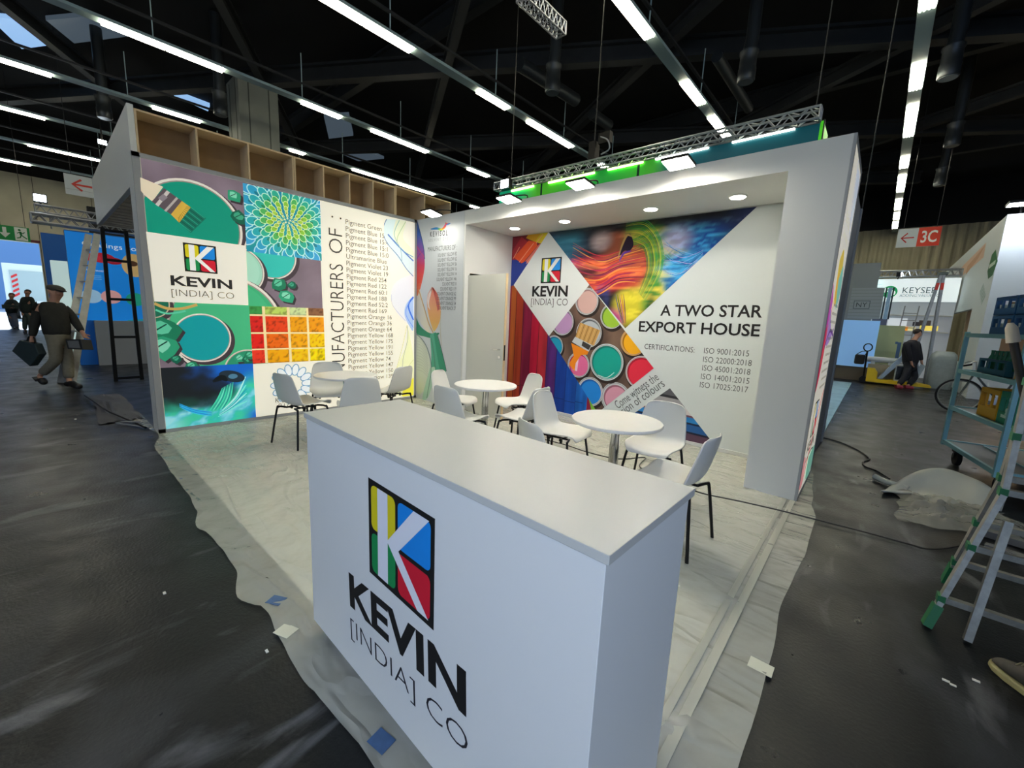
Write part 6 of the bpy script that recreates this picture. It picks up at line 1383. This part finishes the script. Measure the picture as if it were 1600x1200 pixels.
def at(s, z):
    for a, b in zip(s, s[1:]):
        if a[2] <= z <= b[2]: return Vector(a).lerp(Vector(b), (z-a[2])/(b[2]-a[2]))
for z in (.165, .455, .755, 1.03, 1.3):
    for (l, r) in ((fl, fr), (bl, br)):
        a, b = at(l, z), at(r, z); o = MB().bar(a, b, .035, .03).build('rung', M['lal'], t)
        for p in (a, b): MB().bar(p+(b-a).normalized()*(-.004 if p is a else .004)+Vector((0, 0, -.019)), p+(b-a).normalized()*(-.004 if p is a else .004)+Vector((0, 0, .019)), .030, .056, (0, 1, 0)).build('rung_clip', M['lgreen'], o)
MB().box((6.54, -1.05, 1.56), (6.62, -.95, 1.66)).box((6.80, -1.05, 1.56), (6.88, -.95, 1.66)).build('hinge', M['blackmetal'], t, bevel=.01)
t = thing('handle_pole', 'dark pole with white rubber tip leaning against the front ladder', 'pole', (6.9, -.7, 0))
MB().tube([(6.965, -.735, .0), (6.512, -.806, 1.50)], .018, 12).build('shaft', mat('pole_dark', '23211f', .5), t, True)
MB().tube([(6.516, -.8055, 1.485), (6.497, -.808, 1.56), (6.488, -.81, 1.585)], [.027, .024, .012], 14).build('white_tip', mat('tip_white', 'b9b3a8', .6), t, True)

# ---------------------------------------------------------------- shoe at the picture edge
t = thing('work_shoe', 'dark shoe with pale yellowish sole entering at the lower right edge', 'shoe', (6.64, -1.5, 0))
T0, H0 = Vector((6.585, -1.455, 0)), Vector((6.745, -1.69, 0)); ax = (H0-T0).normalized(); sd = Vector((-ax.y, ax.x, 0)); Ls = (H0-T0).length
def loft(secs, name, m, n=16):
    V = []; F = []
    for s, wd, z0, z1, ex in secs:
        c = T0+ax*Ls*s
        for k in range(n):
            a = 2*PI*k/n; ca, sa = math.cos(a), math.sin(a); x = math.copysign(abs(ca)**ex, ca)*wd; z = (z0+z1)/2+math.copysign(abs(sa)**ex, sa)*(z1-z0)/2; V.append(c+sd*x+UZ*z)
    for i in range(len(secs)-1):
        for k in range(n): F.append((i*n+k, i*n+(k+1) % n, (i+1)*n+(k+1) % n, (i+1)*n+k))
    F += [tuple(range(n-1, -1, -1)), tuple((len(secs)-1)*n+k for k in range(n))]
    return MB().add(V, F).build(name, m, t, True)
loft([(0, .018, .012, .035, .7), (.04, .034, .004, .036, .6), (.15, .046, 0, .034, .5), (.35, .050, 0, .032, .5), (.6, .040, 0, .032, .5), (.85, .038, 0, .036, .5), (.97, .032, 0, .036, .6), (1, .02, .005, .034, .7)], 'sole', mat('sole_yellow', '9a9468', .7))
loft([(.02, .014, .03, .045, 1), (.08, .034, .03, .062, .9), (.2, .043, .03, .075, .9), (.38, .044, .03, .10, .9), (.55, .038, .03, .13, .9), (.75, .036, .03, .155, .9), (.92, .034, .03, .16, .9), (.985, .022, .03, .15, 1)], 'upper', mat('upper_grey', '4b4842', .8, noise_amt=.25, nscale=40))
g = MB()
for k in range(4): c = T0+ax*Ls*(.36+.07*k); g.tube(smooth_path([c-sd*.022+UZ*(.095+.014*k), c+UZ*(.108+.016*k), c+sd*.022+UZ*(.095+.014*k)], 3), .003, 6)
g.build('laces', mat('lace_beige', '8a8468', .8), t, True)
for p, s in (((6.4089, -1.7424, 0.0000), .012), ((6.4294, -1.7536, 0.0000), .010), ((6.5102, -1.6440, 0.0000), .012), ((3.3815, -3.9548, 0.0000), .011), ((4.1560, -3.7235, 0.0000), .010), ((-1.3504, -4.0921, 0.0000), .02)):
    tag(MB().box((p[0]-s, p[1]-s*.5, 0), (p[0]+s, p[1]+s*.5, .004)).build('paper_scrap', mat('scrap_white', 'd8d8d0', .7)), 'tiny white scrap lying on the dark hall floor', 'scrap', 'white scraps on the floor')
